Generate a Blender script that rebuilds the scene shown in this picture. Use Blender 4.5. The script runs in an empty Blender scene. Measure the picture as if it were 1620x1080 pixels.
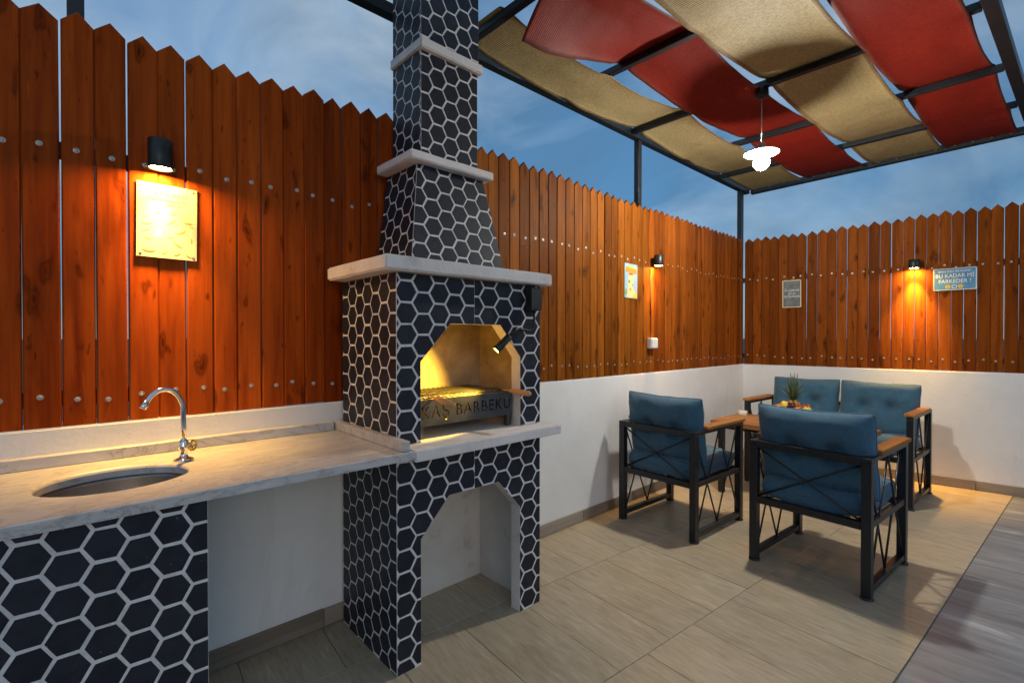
import bpy, bmesh, math, random
from math import sin, cos, pi, radians
from mathutils import Vector, Matrix, noise as mnoise
random.seed(7)
RND = random.Random(11)

# ------------------------------------------------------------------ camera, sky, sun, exposure
S = bpy.context.scene
COL = S.collection
cam_d = bpy.data.cameras.new("camera"); cam = bpy.data.objects.new("camera", cam_d); COL.objects.link(cam)
CAMH = 1.32
cam.location = (0, 0, CAMH)
yaw, pit = radians(47.227), radians(-0.5316)
fwd = Vector((cos(yaw)*cos(pit), sin(yaw)*cos(pit), sin(pit)))
cam.rotation_euler = fwd.to_track_quat('-Z', 'Y').to_euler()
cam_d.sensor_width = 36.0; cam_d.lens = 36.0*765.0/1620.0
cam_d.clip_start = 0.05; cam_d.clip_end = 2000
S.camera = cam

S.view_settings.view_transform = 'Standard'; S.view_settings.look = 'None'
S.view_settings.exposure = 1.4; S.view_settings.gamma = 1.0; S.view_settings.use_curve_mapping = False
S.cycles.use_denoising = True
S.cycles.max_bounces = 8
S.cycles.sample_clamp_indirect = 6.0
S.cycles.blur_glossy = 0.5
S.cycles.caustics_reflective = False; S.cycles.caustics_refractive = False

SUN_EL, SUN_ROT = radians(3.0), radians(200)
W = bpy.data.worlds.new("World"); S.world = W; W.use_nodes = True
nt = W.node_tree; nt.nodes.clear()
def wn(t, **k):
    n = nt.nodes.new(t)
    for a, b in k.items(): setattr(n, a, b)
    return n
w_out = wn('ShaderNodeOutputWorld'); w_bg = wn('ShaderNodeBackground')
sky = wn('ShaderNodeTexSky', sky_type='NISHITA', sun_disc=False, sun_elevation=SUN_EL, sun_rotation=SUN_ROT,
         altitude=0, air_density=1.0, dust_density=0.3, ozone_density=4.0)
tc = wn('ShaderNodeTexCoord')
mp = wn('ShaderNodeMapping'); mp.inputs['Scale'].default_value = (1.0, 1.0, 1.9)
n1 = wn('ShaderNodeTexNoise'); n1.inputs['Scale'].default_value = 3.2; n1.inputs['Detail'].default_value = 7; n1.inputs['Roughness'].default_value = .56; n1.inputs['Distortion'].default_value = .35
r1 = wn('ShaderNodeValToRGB')
r1.color_ramp.elements[0].position = .40; r1.color_ramp.elements[0].color = (0, 0, 0, 1)
r1.color_ramp.elements[1].position = .68; r1.color_ramp.elements[1].color = (1, 1, 1, 1)
n2 = wn('ShaderNodeTexNoise'); n2.inputs['Scale'].default_value = 2.7; n2.inputs['Detail'].default_value = 8; n2.inputs['Roughness'].default_value = .54; n2.inputs['Distortion'].default_value = .5
r2 = wn('ShaderNodeValToRGB')
r2.color_ramp.elements[0].position = .36; r2.color_ramp.elements[0].color = (.34, .72, 1.22, 1)
r2.color_ramp.elements[1].position = .66; r2.color_ramp.elements[1].color = (1.40, 1.78, 2.14, 1)
hs = wn('ShaderNodeHueSaturation'); hs.inputs['Saturation'].default_value = 1.0; hs.inputs['Value'].default_value = 2.4
tint = wn('ShaderNodeMixRGB', blend_type='MULTIPLY'); tint.inputs['Fac'].default_value = 1; tint.inputs['Color2'].default_value = (.80, 1.0, 1.0, 1)
mixc = wn('ShaderNodeMixRGB'); fac = wn('ShaderNodeMath', operation='MULTIPLY_ADD'); fac.inputs[1].default_value = .16; fac.inputs[2].default_value = .82
L = nt.links.new
L(tc.outputs['Generated'], mp.inputs['Vector']); L(mp.outputs['Vector'], n1.inputs['Vector']); L(mp.outputs['Vector'], n2.inputs['Vector'])
L(n1.outputs['Fac'], r1.inputs['Fac']); L(n2.outputs['Fac'], r2.inputs['Fac'])
L(sky.outputs['Color'], hs.inputs['Color']); L(hs.outputs['Color'], tint.inputs['Color1'])
L(r1.outputs['Color'], fac.inputs[0]); L(fac.outputs[0], mixc.inputs['Fac'])
L(tint.outputs['Color'], mixc.inputs['Color1']); L(r2.outputs['Color'], mixc.inputs['Color2'])
L(mixc.outputs['Color'], w_bg.inputs['Color']); w_bg.inputs['Strength'].default_value = .105
L(w_bg.outputs['Background'], w_out.inputs['Surface'])

sun_d = bpy.data.lights.new("sun", 'SUN'); sun_d.energy = .10; sun_d.angle = radians(25); sun_d.color = (1, .86, .74)
sun = bpy.data.objects.new("sun", sun_d); COL.objects.link(sun)
sd = Vector((sin(SUN_ROT)*cos(radians(12)), cos(SUN_ROT)*cos(radians(12)), sin(radians(12))))
sun.rotation_euler = sd.to_track_quat('Z', 'Y').to_euler()

# ------------------------------------------------------------------ materials
def mat(name):
    m = bpy.data.materials.new(name); m.use_nodes = True
    return m, m.node_tree, m.node_tree.nodes['Principled BSDF']
def node(t, ty, **k):
    n = t.nodes.new(ty)
    for a, b in k.items():
        if a in n.inputs.keys() and not hasattr(n, a): n.inputs[a].default_value = b
        else: setattr(n, a, b)
    return n
def ramp(t, src, stops):
    r = t.nodes.new('ShaderNodeValToRGB'); e = r.color_ramp.elements
    while len(e) < len(stops): e.new(.5)
    for i, (p, c) in enumerate(stops):
        e[i].position = p; e[i].color = (*c, 1) if len(c) == 3 else c
    t.links.new(src, r.inputs['Fac']); return r.outputs['Color']
def noise(t, vec, scale, detail=4, rough=.55, dist=0, w=None):
    n = t.nodes.new('ShaderNodeTexNoise'); n.inputs['Scale'].default_value = scale; n.inputs['Detail'].default_value = detail
    n.inputs['Roughness'].default_value = rough; n.inputs['Distortion'].default_value = dist
    if w is not None: n.noise_dimensions = '4D'; t.links.new(w, n.inputs['W'])
    if vec is not None: t.links.new(vec, n.inputs['Vector'])
    return n.outputs['Fac']
def mapping(t, scale=(1, 1, 1), rot=(0, 0, 0), src='Object'):
    c = t.nodes.new('ShaderNodeTexCoord'); m = t.nodes.new('ShaderNodeMapping')
    m.inputs['Scale'].default_value = scale; m.inputs['Rotation'].default_value = rot
    t.links.new(c.outputs[src], m.inputs['Vector']); return m.outputs['Vector']
def mixrgb(t, fac, a, b, mode='MIX'):
    m = t.nodes.new('ShaderNodeMixRGB'); m.blend_type = mode
    for s, v in (('Fac', fac), ('Color1', a), ('Color2', b)):
        if hasattr(v, 'links') or isinstance(v, bpy.types.NodeSocket): t.links.new(v, m.inputs[s])
        else: m.inputs[s].default_value = v if s == 'Fac' else (*v, 1)
    return m.outputs['Color']
def bump(t, b, h, strength=.3, dist=.01):
    n = t.nodes.new('ShaderNodeBump'); n.inputs['Strength'].default_value = strength; n.inputs['Distance'].default_value = dist
    t.links.new(h, n.inputs['Height']); t.links.new(n.outputs['Normal'], b.inputs['Normal'])
def rnd(t, mul):
    o = t.nodes.new('ShaderNodeObjectInfo'); m = t.nodes.new('ShaderNodeMath'); m.operation = 'MULTIPLY'; m.inputs[1].default_value = mul
    t.links.new(o.outputs['Random'], m.inputs[0]); return m.outputs[0], o.outputs['Random']
def plain(name, col, rough=.5, metal=0, var=.12, scale=25, bmp=0, coat=0):
    m, t, b = mat(name); v = mapping(t)
    f = noise(t, v, scale)
    c = ramp(t, f, [(.3, tuple(x*(1-var) for x in col)), (.7, tuple(min(1, x*(1+var)) for x in col))])
    t.links.new(c, b.inputs['Base Color']); b.inputs['Roughness'].default_value = rough; b.inputs['Metallic'].default_value = metal
    if coat: b.inputs['Coat Weight'].default_value = coat; b.inputs['Coat Roughness'].default_value = .12
    if bmp: bump(t, b, noise(t, v, scale*3), bmp, .004)
    return m
def emis(name, col, s):
    m, t, b = mat(name); b.inputs['Base Color'].default_value = (*col, 1)
    b.inputs['Emission Color'].default_value = (*col, 1); b.inputs['Emission Strength'].default_value = s
    return m
def wood(name, dark, mid, light, rough=.42, gscale=1.0, knots=True, along='z'):
    m, t, b = mat(name); w, r = rnd(t, 173.0)
    sc = {'z': (38, 38, 2.2), 'x': (2.2, 38, 38), 'y': (38, 2.2, 38)}[along]
    v = mapping(t, tuple(s*gscale for s in sc)); v2 = mapping(t, tuple(s*gscale*.25 for s in sc))
    g = noise(t, v, 1.0, 6, .62, .6, w); g2 = noise(t, v2, 1.0, 3, .5, 1.2, w)
    c = ramp(t, g, [(.34, dark), (.49, mid), (.66, light)])
    c2 = ramp(t, g2, [(.3, tuple(x*.62 for x in mid)), (.62, tuple(min(1, x*1.2) for x in light))])
    c = mixrgb(t, .42, c, c2)
    vv = ramp(t, r, [(0, (.64, .62, .60)), (.5, (.95, .95, .95)), (1, (1.22, 1.26, 1.3))])
    c = mixrgb(t, 1.0, c, vv, 'MULTIPLY')
    if knots:
        kv = mapping(t, (11, 2, 3.6)); ad = t.nodes.new('ShaderNodeVectorMath'); ad.operation = 'ADD'; t.links.new(kv, ad.inputs[0]); t.links.new(w, ad.inputs[1])
        wob = t.nodes.new('ShaderNodeTexNoise'); wob.inputs['Scale'].default_value = 1.6; t.links.new(ad.outputs[0], wob.inputs['Vector'])
        ad2 = t.nodes.new('ShaderNodeVectorMath'); ad2.operation = 'ADD'; t.links.new(ad.outputs[0], ad2.inputs[0]); t.links.new(wob.outputs['Color'], ad2.inputs[1])
        k = t.nodes.new('ShaderNodeTexVoronoi'); k.inputs['Scale'].default_value = 1.0; t.links.new(ad2.outputs[0], k.inputs['Vector'])
        kd = ramp(t, k.outputs['Distance'], [(.05, (.92, .92, .92)), (.12, (.45, .45, .45)), (.16, (.68, .68, .68)), (.22, (.16, .16, .16)), (.31, (0, 0, 0))])
        c = mixrgb(t, kd, c, tuple(x*.40 for x in dark))
        sc_ = noise(t, mapping(t, (70, 20, 3.5)), 1.0, 3, .7, .5, w)      # pale scratches where the stain has worn
        c = mixrgb(t, ramp(t, sc_, [(.66, (0, 0, 0)), (.76, (.5, .5, .5))]), c, tuple(min(1, x*1.55) for x in light))
        sv = mapping(t, (55, 8, 14)); sp = noise(t, sv, 1.0, 2, .5, 0, w)     # small dark nicks and stains
        sm = ramp(t, sp, [(.64, (0, 0, 0)), (.74, (.7, .7, .7))])
        c = mixrgb(t, sm, c, tuple(x*.4 for x in dark))
    t.links.new(c, b.inputs['Base Color'])
    rr = t.nodes.new('ShaderNodeMapRange'); rr.inputs['To Min'].default_value = rough-.1; rr.inputs['To Max'].default_value = rough+.18
    t.links.new(g, rr.inputs['Value']); t.links.new(rr.outputs['Result'], b.inputs['Roughness'])
    bump(t, b, g, .35, .0015); b.inputs['Specular IOR Level'].default_value = .05
    return m

M = {}
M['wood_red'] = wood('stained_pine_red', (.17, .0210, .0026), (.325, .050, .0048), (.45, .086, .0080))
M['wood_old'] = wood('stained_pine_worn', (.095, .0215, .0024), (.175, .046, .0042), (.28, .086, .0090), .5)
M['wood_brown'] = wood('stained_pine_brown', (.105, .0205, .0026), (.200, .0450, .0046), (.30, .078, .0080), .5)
M['wood_arm'] = wood('oiled_slat', (.22, .075, .02), (.36, .14, .04), (.46, .21, .07), .4, 1.3, False, 'x')
M['wood_tab'] = wood('oiled_tabletop', (.20, .075, .025), (.33, .14, .05), (.44, .21, .08), .4, 1.0, False, 'y')
M['rail'] = plain('black_steel', (.012, .013, .016), .45, .0, .2)
M['frame'] = plain('black_powder_coat', (.010, .011, .014), .38, 0, .2, 60, .1)
M['pergola'] = plain('dark_painted_steel', (.010, .014, .019), .42, 0, .3, 12)
M['zinc'] = plain('zinc', (.50, .48, .45), .42, .9, .3, 300)
M['chrome'] = plain('chrome', (.82, .82, .84), .10, 1.0, .03)
M['steel'] = plain('brushed_steel', (.26, .24, .215), .40, .9, .2, 8)
M['brass'] = plain('brass', (.75, .5, .14), .2, 1.0, .05)
M['enamel'] = plain('white_enamel', (.30, .31, .27), .35)
M['plastic_w'] = plain('white_plastic', (.72, .72, .70), .4)
M['plastic_b'] = plain('black_plastic', (.012, .012, .013), .4)
M['cord'] = plain('white_cord', (.6, .58, .5), .5)
M['wax'] = plain('white_wax', (.8, .76, .66), .45)
M['print_white'] = plain('printed_white', (.78, .78, .74), .45, 0, .03)
M['print_dark'] = plain('printed_dark', (.10, .06, .03), .5)
M['print_orange'] = plain('printed_orange', (.62, .25, .03), .5)
M['print_green'] = plain('printed_green', (.22, .30, .08), .5)
M['print_yellow'] = plain('printed_yellow', (.80, .52, .06), .5)
M['print_cream'] = plain('printed_cream', (.80, .58, .25), .5)
M['print_red'] = plain('printed_red', (.55, .07, .03), .5)
M['chalk'] = plain('chalk_grey', (.15, .16, .165), .7, 0, .35, 18)
M['glow'] = None

# white stucco wall with faint dirt near the ground
m, t, b = mat('white_wall_paint'); v = mapping(t)
f = noise(t, v, 2.2, 6, .6); c = ramp(t, f, [(.3, (.73, .72, .71)), (.7, (.82, .815, .81))])
fine = noise(t, v, 60, 4, .6); spot = noise(t, v, 26, 2, .5)
st_ = noise(t, mapping(t, (2.6, 2.6, .9)), 1.0, 6, .7, .8); c = mixrgb(t, ramp(t, st_, [(.58, (0, 0, 0)), (.72, (.30, .30, .30))]), c, (.50, .47, .43))
c = mixrgb(t, ramp(t, spot, [(.76, (0, 0, 0)), (.80, (.5, .5, .5))]), c, (.32, .29, .26))
t.links.new(c, b.inputs['Base Color']); b.inputs['Roughness'].default_value = .75
bump(t, b, mixrgb(t, .35, fine, noise(t, v, 14, 5, .6)), .26, .007); M['wall'] = m

# whitewashed concrete ledges
m, t, b = mat('whitewashed_concrete'); v = mapping(t)
f = noise(t, v, 7, 6, .65); c = ramp(t, f, [(.25, (.48, .43, .41)), (.42, (.70, .65, .63)), (.7, (.80, .76, .74))])
t.links.new(c, b.inputs['Base Color']); b.inputs['Roughness'].default_value = .8
bump(t, b, noise(t, v, 45, 5, .65), .5, .006); M['ledge'] = m
# pale render inside the hearth, sooty in patches
m, t, b = mat('hearth_render'); v = mapping(t)
f = noise(t, v, 5, 6, .65); c = ramp(t, f, [(.28, (.40, .35, .32)), (.42, (.62, .57, .53)), (.7, (.70, .66, .62))])
t.links.new(c, b.inputs['Base Color']); b.inputs['Roughness'].default_value = .85
bump(t, b, noise(t, v, 35, 5, .65), .4, .006); M['hearth'] = m
m, t, b = mat('sooty_render'); v = mapping(t)
f = noise(t, v, 6, 6, .65, .6); c = ramp(t, f, [(.26, (.09, .065, .045)), (.42, (.32, .245, .17)), (.7, (.46, .37, .27))])
t.links.new(c, b.inputs['Base Color']); b.inputs['Roughness'].default_value = .85
bump(t, b, noise(t, v, 35, 5, .65), .4, .006); M['soot'] = m
# mortar
m, t, b = mat('pale_mortar'); v = mapping(t)
f = noise(t, v, 30, 5, .6); c = ramp(t, f, [(.3, (.60, .57, .57)), (.7, (.84, .81, .80))])
t.links.new(c, b.inputs['Base Color']); b.inputs['Roughness'].default_value = .85
bump(t, b, noise(t, v, 140, 3, .6), .5, .003); M['mortar'] = m
# dark hexagon tile
m, t, b = mat('dark_slate_tile'); w, r = rnd(t, 91.0); v = mapping(t)
f = noise(t, v, 22, 5, .6, 0, w); c = ramp(t, f, [(.3, (.011, .0135, .021)), (.7, (.023, .026, .038))])
c = mixrgb(t, 1.0, c, ramp(t, r, [(0, (.8, .8, .8)), (1, (1.25, 1.22, 1.2))]), 'MULTIPLY')
sp = noise(t, v, 120, 2, .5, 0, w); c = mixrgb(t, ramp(t, sp, [(.735, (0, 0, 0)), (.77, (.7, .7, .7))]), c, (.30, .29, .29))
t.links.new(c, b.inputs['Base Color']); b.inputs['Roughness'].default_value = .46; b.inputs['Specular IOR Level'].default_value = .26
bump(t, b, noise(t, v, 90, 4, .6, 0, w), .25, .002); M['tile'] = m
# counter marble
m, t, b = mat('veined_counter_marble'); v = mapping(t, (3.2, 9, 6))
f = noise(t, v, 1.0, 8, .66, 2.2); c = ramp(t, f, [(.25, (.34, .32, .31)), (.40, (.54, .52, .51)), (.455, (.50, .48, .47)), (.475, (.33, .31, .31)), (.495, (.50, .48, .47)), (.72, (.62, .61, .60))])
t.links.new(c, b.inputs['Base Color']); b.inputs['Roughness'].default_value = .36
bump(t, b, f, .08, .002); M['marble'] = m
# floor tile: beige, streaked along local y
m, t, b = mat('streaked_beige_tile'); w, r = rnd(t, 57.0); v = mapping(t, (60, 9, 6)); v2 = mapping(t, (13, 4, 3))
f = noise(t, v, 1.0, 6, .66, .4, w); g = noise(t, v2, 1.0, 4, .55, .8, w)
c = ramp(t, f, [(.26, (.19, .13, .075)), (.40, (.43, .34, .22)), (.56, (.52, .43, .295)), (.74, (.74, .65, .50))])
c = mixrgb(t, .40, c, ramp(t, g, [(.3, (.29, .215, .14)), (.7, (.50, .425, .31))]))
c = mixrgb(t, 1.0, c, ramp(t, r, [(0, (.90, .90, .90)), (1, (1.08, 1.06, 1.05))]), 'MULTIPLY')
t.links.new(c, b.inputs['Base Color']); b.inputs['Roughness'].default_value = .40
bump(t, b, f, .22, .0018); M['floor'] = m
M['grout'] = plain('floor_grout', (.25, .205, .155), .85, 0, .25, 40)
M['skirt'] = wood('skirting_tile', (.17, .125, .095), (.25, .20, .16), (.32, .27, .22), .42, .5, False, 'x')
# grey polished paving
m, t, b = mat('grey_cloudy_paving'); w, r = rnd(t, 31.0); v = mapping(t, (7, 1.5, 3)); v2 = mapping(t, (26, 3.5, 9))
f = noise(t, v, 1.0, 6, .6, 1.0, w); g = noise(t, v2, 1.0, 5, .6, .8, w)
c = ramp(t, f, [(.30, (.10, .104, .11)), (.46, (.24, .245, .255)), (.6, (.35, .355, .365)), (.70, (.66, .66, .66))])
c = mixrgb(t, .35, c, ramp(t, g, [(.3, (.08, .08, .09)), (.72, (.34, .34, .35))]))
t.links.new(c, b.inputs['Base Color']); b.inputs['Roughness'].default_value = .42; M['paving'] = m
M['ground'] = plain('dry_ground', (.09, .075, .055), .95, 0, .35, .6)
# blue cushion fabric
m, t, b = mat('blue_woven_fabric'); v = mapping(t); f = noise(t, v, 60, 5, .75)
c = ramp(t, f, [(.3, (.028, .090, .150)), (.7, (.050, .140, .215))])
fine = noise(t, v, 420, 2, .5); t.links.new(c, b.inputs['Base Color']); b.inputs['Roughness'].default_value = .85
b.inputs['Sheen Weight'].default_value = .25; b.inputs['Sheen Roughness'].default_value = .5
bump(t, b, mixrgb(t, .65, noise(t, v, 24, 4, .6), fine), .35, .006); M['fabric'] = m
# shade net, two colours
def net(name, a, bcol, rough=.6):
    m, t, b = mat(name); v = mapping(t, (1, 1, 1)); f = noise(t, mapping(t, (1.2, 5, 3)), 1.4, 4, .6, .6)
    c = ramp(t, f, [(.3, a), (.7, bcol)])
    wv = t.nodes.new('ShaderNodeTexWave'); wv.wave_type = 'BANDS'; wv.bands_direction = 'X'; wv.inputs['Scale'].default_value = 26; wv.inputs['Distortion'].default_value = 1.6; wv.inputs['Detail'].default_value = 2; wv.inputs['Detail Scale'].default_value = 3
    t.links.new(v, wv.inputs['Vector'])
    fine = noise(t, v, 62, 4, .8)
    wm = mixrgb(t, .65, wv.outputs['Fac'], fine)
    c = mixrgb(t, .70, c, ramp(t, wm, [(.30, tuple(x*.40 for x in a)), (.66, tuple(min(1, x*1.55) for x in bcol))]))
    t.links.new(c, b.inputs['Base Color']); b.inputs['Roughness'].default_value = rough
    tr = t.nodes.new('ShaderNodeBsdfTranslucent'); t.links.new(c, tr.inputs['Color'])
    mx = t.nodes.new('ShaderNodeMixShader'); mx.inputs['Fac'].default_value = .36
    t.links.new(b.outputs['BSDF'], mx.inputs[1]); t.links.new(tr.outputs['BSDF'], mx.inputs[2])
    t.links.new(mx.outputs['Shader'], t.nodes['Material Output'].inputs['Surface'])
    bump(t, b, wm, .5, .004); return m
M['net_red'] = net('red_shade_net', (.25, .0110, .0055), (.39, .024, .010))
M['net_beige'] = net('beige_shade_net', (.44, .33, .155), (.58, .45, .235))
M['net_red_hem'] = plain('red_hem', (.15, .018, .010), .7, 0, .3, 40); M['net_beige_hem'] = plain('beige_hem', (.26, .17, .07), .7, 0, .3, 40)
# signs
m, t, b = mat('blue_printed_sheet'); f = noise(t, mapping(t), 7, 3, .5)
c = ramp(t, f, [(.3, (.05, .16, .36)), (.55, (.10, .27, .48)), (.75, (.08, .35, .42))]); t.links.new(c, b.inputs['Base Color']); b.inputs['Roughness'].default_value = .3; M['sheet_blue'] = m
m, t, b = mat('sky_blue_printed_sheet'); f = noise(t, mapping(t), 12, 3, .5)
c = ramp(t, f, [(.3, (.20, .40, .52)), (.7, (.40, .52, .56))]); t.links.new(c, b.inputs['Base Color']); b.inputs['Roughness'].default_value = .4; M['sheet_sky'] = m
M['sheet_cream'] = plain('cream_printed_sheet', (.70, .60, .40), .4, 0, .06, 10)
def fruit(name, a, bcol, rough=.35, scale=9):
    m, t, b = mat(name); f = noise(t, mapping(t), scale, 4, .6); t.links.new(ramp(t, f, [(.35, a), (.65, bcol)]), b.inputs['Base Color'])
    b.inputs['Roughness'].default_value = rough; bump(t, b, noise(t, mapping(t), 160, 2), .15, .002); return m
M['f_orange'] = fruit('orange_peel', (.72, .21, .015), (.80, .30, .03)); M['f_red'] = fruit('red_apple_skin', (.36, .018, .012), (.52, .06, .02), .25, 20)
M['f_green'] = fruit('green_apple_skin', (.34, .46, .05), (.50, .52, .07), .25); M['f_yellow'] = fruit('yellow_peel', (.74, .47, .04), (.80, .58, .10))
M['f_banana'] = fruit('banana_peel', (.42, .40, .04), (.62, .50, .06)); M['f_peach'] = fruit('peach_skin', (.66, .24, .09), (.72, .40, .16), .5)
M['f_grape'] = fruit('dark_grape_skin', (.06, .008, .02), (.14, .02, .04), .2)
M['pine_body'] = fruit('pineapple_rind', (.20, .09, .02), (.42, .22, .05), .6, 30); M['pine_leaf'] = fruit('pineapple_leaf', (.055, .10, .04), (.14, .20, .10), .5, 14)
M['bowl'] = plain('clay_bowl', (.30, .16, .08), .4)
M['handle_wood'] = wood('beech_handle', (.34, .15, .06), (.48, .24, .10), (.58, .32, .16), .5, 1.0, False, 'y')
M['grill_steel'] = plain('sooty_steel', (.085, .085, .088), .42, .5, .35, 14)
M['tray_liner'] = plain('pale_tray_liner', (.50, .44, .30), .55, .2, .4, 30, .4)

# ------------------------------------------------------------------ mesh helpers
def bm_obj(name, bm, m, parent=None, smooth=False, loc=None):
    me = bpy.data.meshes.new(name); bm.normal_update(); bm.to_mesh(me); bm.free()
    return me_obj(name, me, m, parent, smooth, loc)
def me_obj(name, me, m, parent=None, smooth=False, loc=None):
    if m is not None and not me.materials: me.materials.append(M[m] if isinstance(m, str) else m)
    if smooth:
        for p in me.polygons: p.use_smooth = True
    o = bpy.data.objects.new(name, me); COL.objects.link(o)
    if parent is not None: o.parent = parent
    if loc is not None: o.location = loc
    return o
def empty(name, loc=(0, 0, 0), rz=0):
    o = bpy.data.objects.new(name, None); COL.objects.link(o); o.location = loc; o.rotation_euler = (0, 0, rz); o.empty_display_size = .05
    return o
def tag(o, label, cat, group=None, kind=None):
    o['label'] = label; o['category'] = cat
    if group: o['group'] = group
    if kind: o['kind'] = kind
    return o
def box(bm, x0, x1, y0, y1, z0, z1, mtx=None):
    vs = [bm.verts.new((x, y, z)) for z in (z0, z1) for y in (y0, y1) for x in (x0, x1)]
    for f in ((0, 2, 3, 1), (4, 5, 7, 6), (0, 1, 5, 4), (1, 3, 7, 5), (3, 2, 6, 7), (2, 0, 4, 6)): bm.faces.new([vs[i] for i in f])
    if mtx is not None:
        for v_ in vs: v_.co = mtx @ v_.co
    return vs
def bevel(bm, w, seg=1):
    bmesh.ops.recalc_face_normals(bm, faces=bm.faces[:])
    bmesh.ops.bevel(bm, geom=[e for e in bm.edges if e.calc_length() > w*2.5 and len(e.link_faces) == 2 and e.calc_face_angle(0) > .3], offset=w, segments=seg, affect='EDGES', clamp_overlap=True)
def bbox(name, x0, x1, y0, y1, z0, z1, m, parent=None, bev=.003, seg=1, loc=None):
    bm = bmesh.new(); box(bm, x0, x1, y0, y1, z0, z1)
    if bev: bevel(bm, bev, seg)
    return bm_obj(name, bm, m, parent, loc=loc)
def tube(bm, pts, r, n=10, cap=True, radii=None):
    pts = [Vector(p) for p in pts]; rings = []
    up = Vector((0, 0, 1)); d0 = (pts[1]-pts[0]).normalized()
    if abs(d0.dot(up)) > .95: up = Vector((1, 0, 0))
    a = d0.cross(up).normalized()
    for i, p in enumerate(pts):
        d = (pts[min(i+1, len(pts)-1)]-pts[max(i-1, 0)]).normalized()
        a = (a-d*a.dot(d)).normalized(); bb = d.cross(a); rr = radii[i] if radii else r
        rings.append([bm.verts.new(p+a*rr*cos(2*pi*k/n)+bb*rr*sin(2*pi*k/n)) for k in range(n)])
    for q in range(len(rings)-1):
        for k in range(n): bm.faces.new((rings[q][k], rings[q][(k+1) % n], rings[q+1][(k+1) % n], rings[q+1][k]))
    if cap:
        bm.faces.new(rings[0][::-1]); bm.faces.new(rings[-1])
def lathe(bm, prof, n=24, c=(0, 0, 0), closed_ends=True):
    c = Vector(c); rings = []
    for r, z in prof: rings.append([bm.verts.new(c+Vector((r*cos(2*pi*k/n), r*sin(2*pi*k/n), z))) for k in range(n)])
    for q in range(len(rings)-1):
        for k in range(n): bm.faces.new((rings[q][k], rings[q][(k+1) % n], rings[q+1][(k+1) % n], rings[q+1][k]))
    if closed_ends:
        if prof[0][0] > 1e-4: bm.faces.new(rings[0][::-1])
        if prof[-1][0] > 1e-4: bm.faces.new(rings[-1])
def prism(bm, pts, depth, axis='y'):
    """closed outline pts (u,v) extruded: axis y -> (u, 0..depth, v)"""
    fr = [bm.verts.new((u, 0, v_)) for u, v_ in pts]; bk = [bm.verts.new((u, depth, v_)) for u, v_ in pts]
    bm.faces.new(fr); bm.faces.new(bk[::-1]); n = len(pts)
    for i in range(n): bm.faces.new((fr[(i+1) % n], fr[i], bk[i], bk[(i+1) % n]))
    bmesh.ops.recalc_face_normals(bm, faces=bm.faces[:])
def copy_obj(o, parent, loc=None):
    c = o.copy(); COL.objects.link(c); c.parent = parent
    if loc is not None: c.location = loc
    return c

# ------------------------------------------------------------------ frame of the far right wall
A = radians(6.546); NV = Vector((cos(A), sin(A), 0)); TV = Vector((sin(A), -cos(A), 0))
YW = 2.199; COR = Vector(((5.7612-sin(A)*YW)/cos(A), YW, 0))
RWM = Matrix(((TV.x, NV.x, 0, COR.x), (TV.y, NV.y, 0, COR.y), (0, 0, 1, 0), (0, 0, 0, 1)))   # local x along wall, local y outwards
WH = 1.02

# ------------------------------------------------------------------ ground, floor, paving
def structure(o): o['kind'] = 'structure'; return o
bm = bmesh.new(); vs = [bm.verts.new(p) for p in ((-400, -400, -.12), (400, -400, -.12), (400, 400, -.12), (-400, 400, -.12))]; bm.faces.new(vs)
structure(bm_obj('ground', bm, 'ground'))

# patio floor: tiles on a grid turned a few degrees from the side wall
FA = radians(-5.0); ex = Vector((cos(FA), sin(FA))); ey = Vector((-sin(FA), cos(FA)))
FO = Vector((1.627, 1.103))                       # a row joint measured in the photo
EDGE = [(-3.0, .728), (5.90, .104)]               # straight edge to the grey paving
def edge_y(x): return EDGE[0][1]+(EDGE[1][1]-EDGE[0][1])*(x-EDGE[0][0])/(EDGE[1][0]-EDGE[0][0])
def clip(poly, a, b_, c_):                         # keep a*x+b*y+c>=0
    out = []
    for i in range(len(poly)):
        p, q = poly[i], poly[(i+1) % len(poly)]; dp, dq = a*p[0]+b_*p[1]+c_, a*q[0]+b_*q[1]+c_
        if dp >= 0: out.append(p)
        if (dp >= 0) != (dq >= 0):
            s = dp/(dp-dq); out.append((p[0]+(q[0]-p[0])*s, p[1]+(q[1]-p[1])*s))
    return out
def area(p): return abs(sum(p[i][0]*p[(i+1) % len(p)][1]-p[(i+1) % len(p)][0]*p[i][1] for i in range(len(p))))/2
def slab_from_poly(name, poly, ztop, thick, m, parent, origin, rz, bev=.0015):
    """flat tile: poly in world xy; the object sits at origin turned by rz so its texture follows the tile"""
    bm = bmesh.new(); ca, sa = cos(-rz), sin(-rz)
    loc = [((x-origin[0])*ca-(y-origin[1])*sa, (x-origin[0])*sa+(y-origin[1])*ca) for x, y in poly]
    cx = sum(p[0] for p in loc)/len(loc); cy = sum(p[1] for p in loc)/len(loc)
    def ring(k, z): return [bm.verts.new((x+(cx-x)*k, y+(cy-y)*k, z)) for x, y in loc]
    ext = max(max(abs(x-cx), abs(y-cy)) for x, y in loc); k = bev/ext*1.2
    lo, mid, top = ring(0, -thick), ring(0, -bev), ring(k, 0); n = len(loc)
    for p, q in ((lo, mid), (mid, top)):
        for i in range(n): bm.faces.new((p[i], p[(i+1) % n], q[(i+1) % n], q[i]))
    bm.faces.new(top); bmesh.ops.recalc_face_normals(bm, faces=bm.faces[:])
    o = bm_obj(name, bm, m, parent); o.location = (origin[0], origin[1], ztop); o.rotation_euler = (0, 0, rz)
    return o
patio = None
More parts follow.
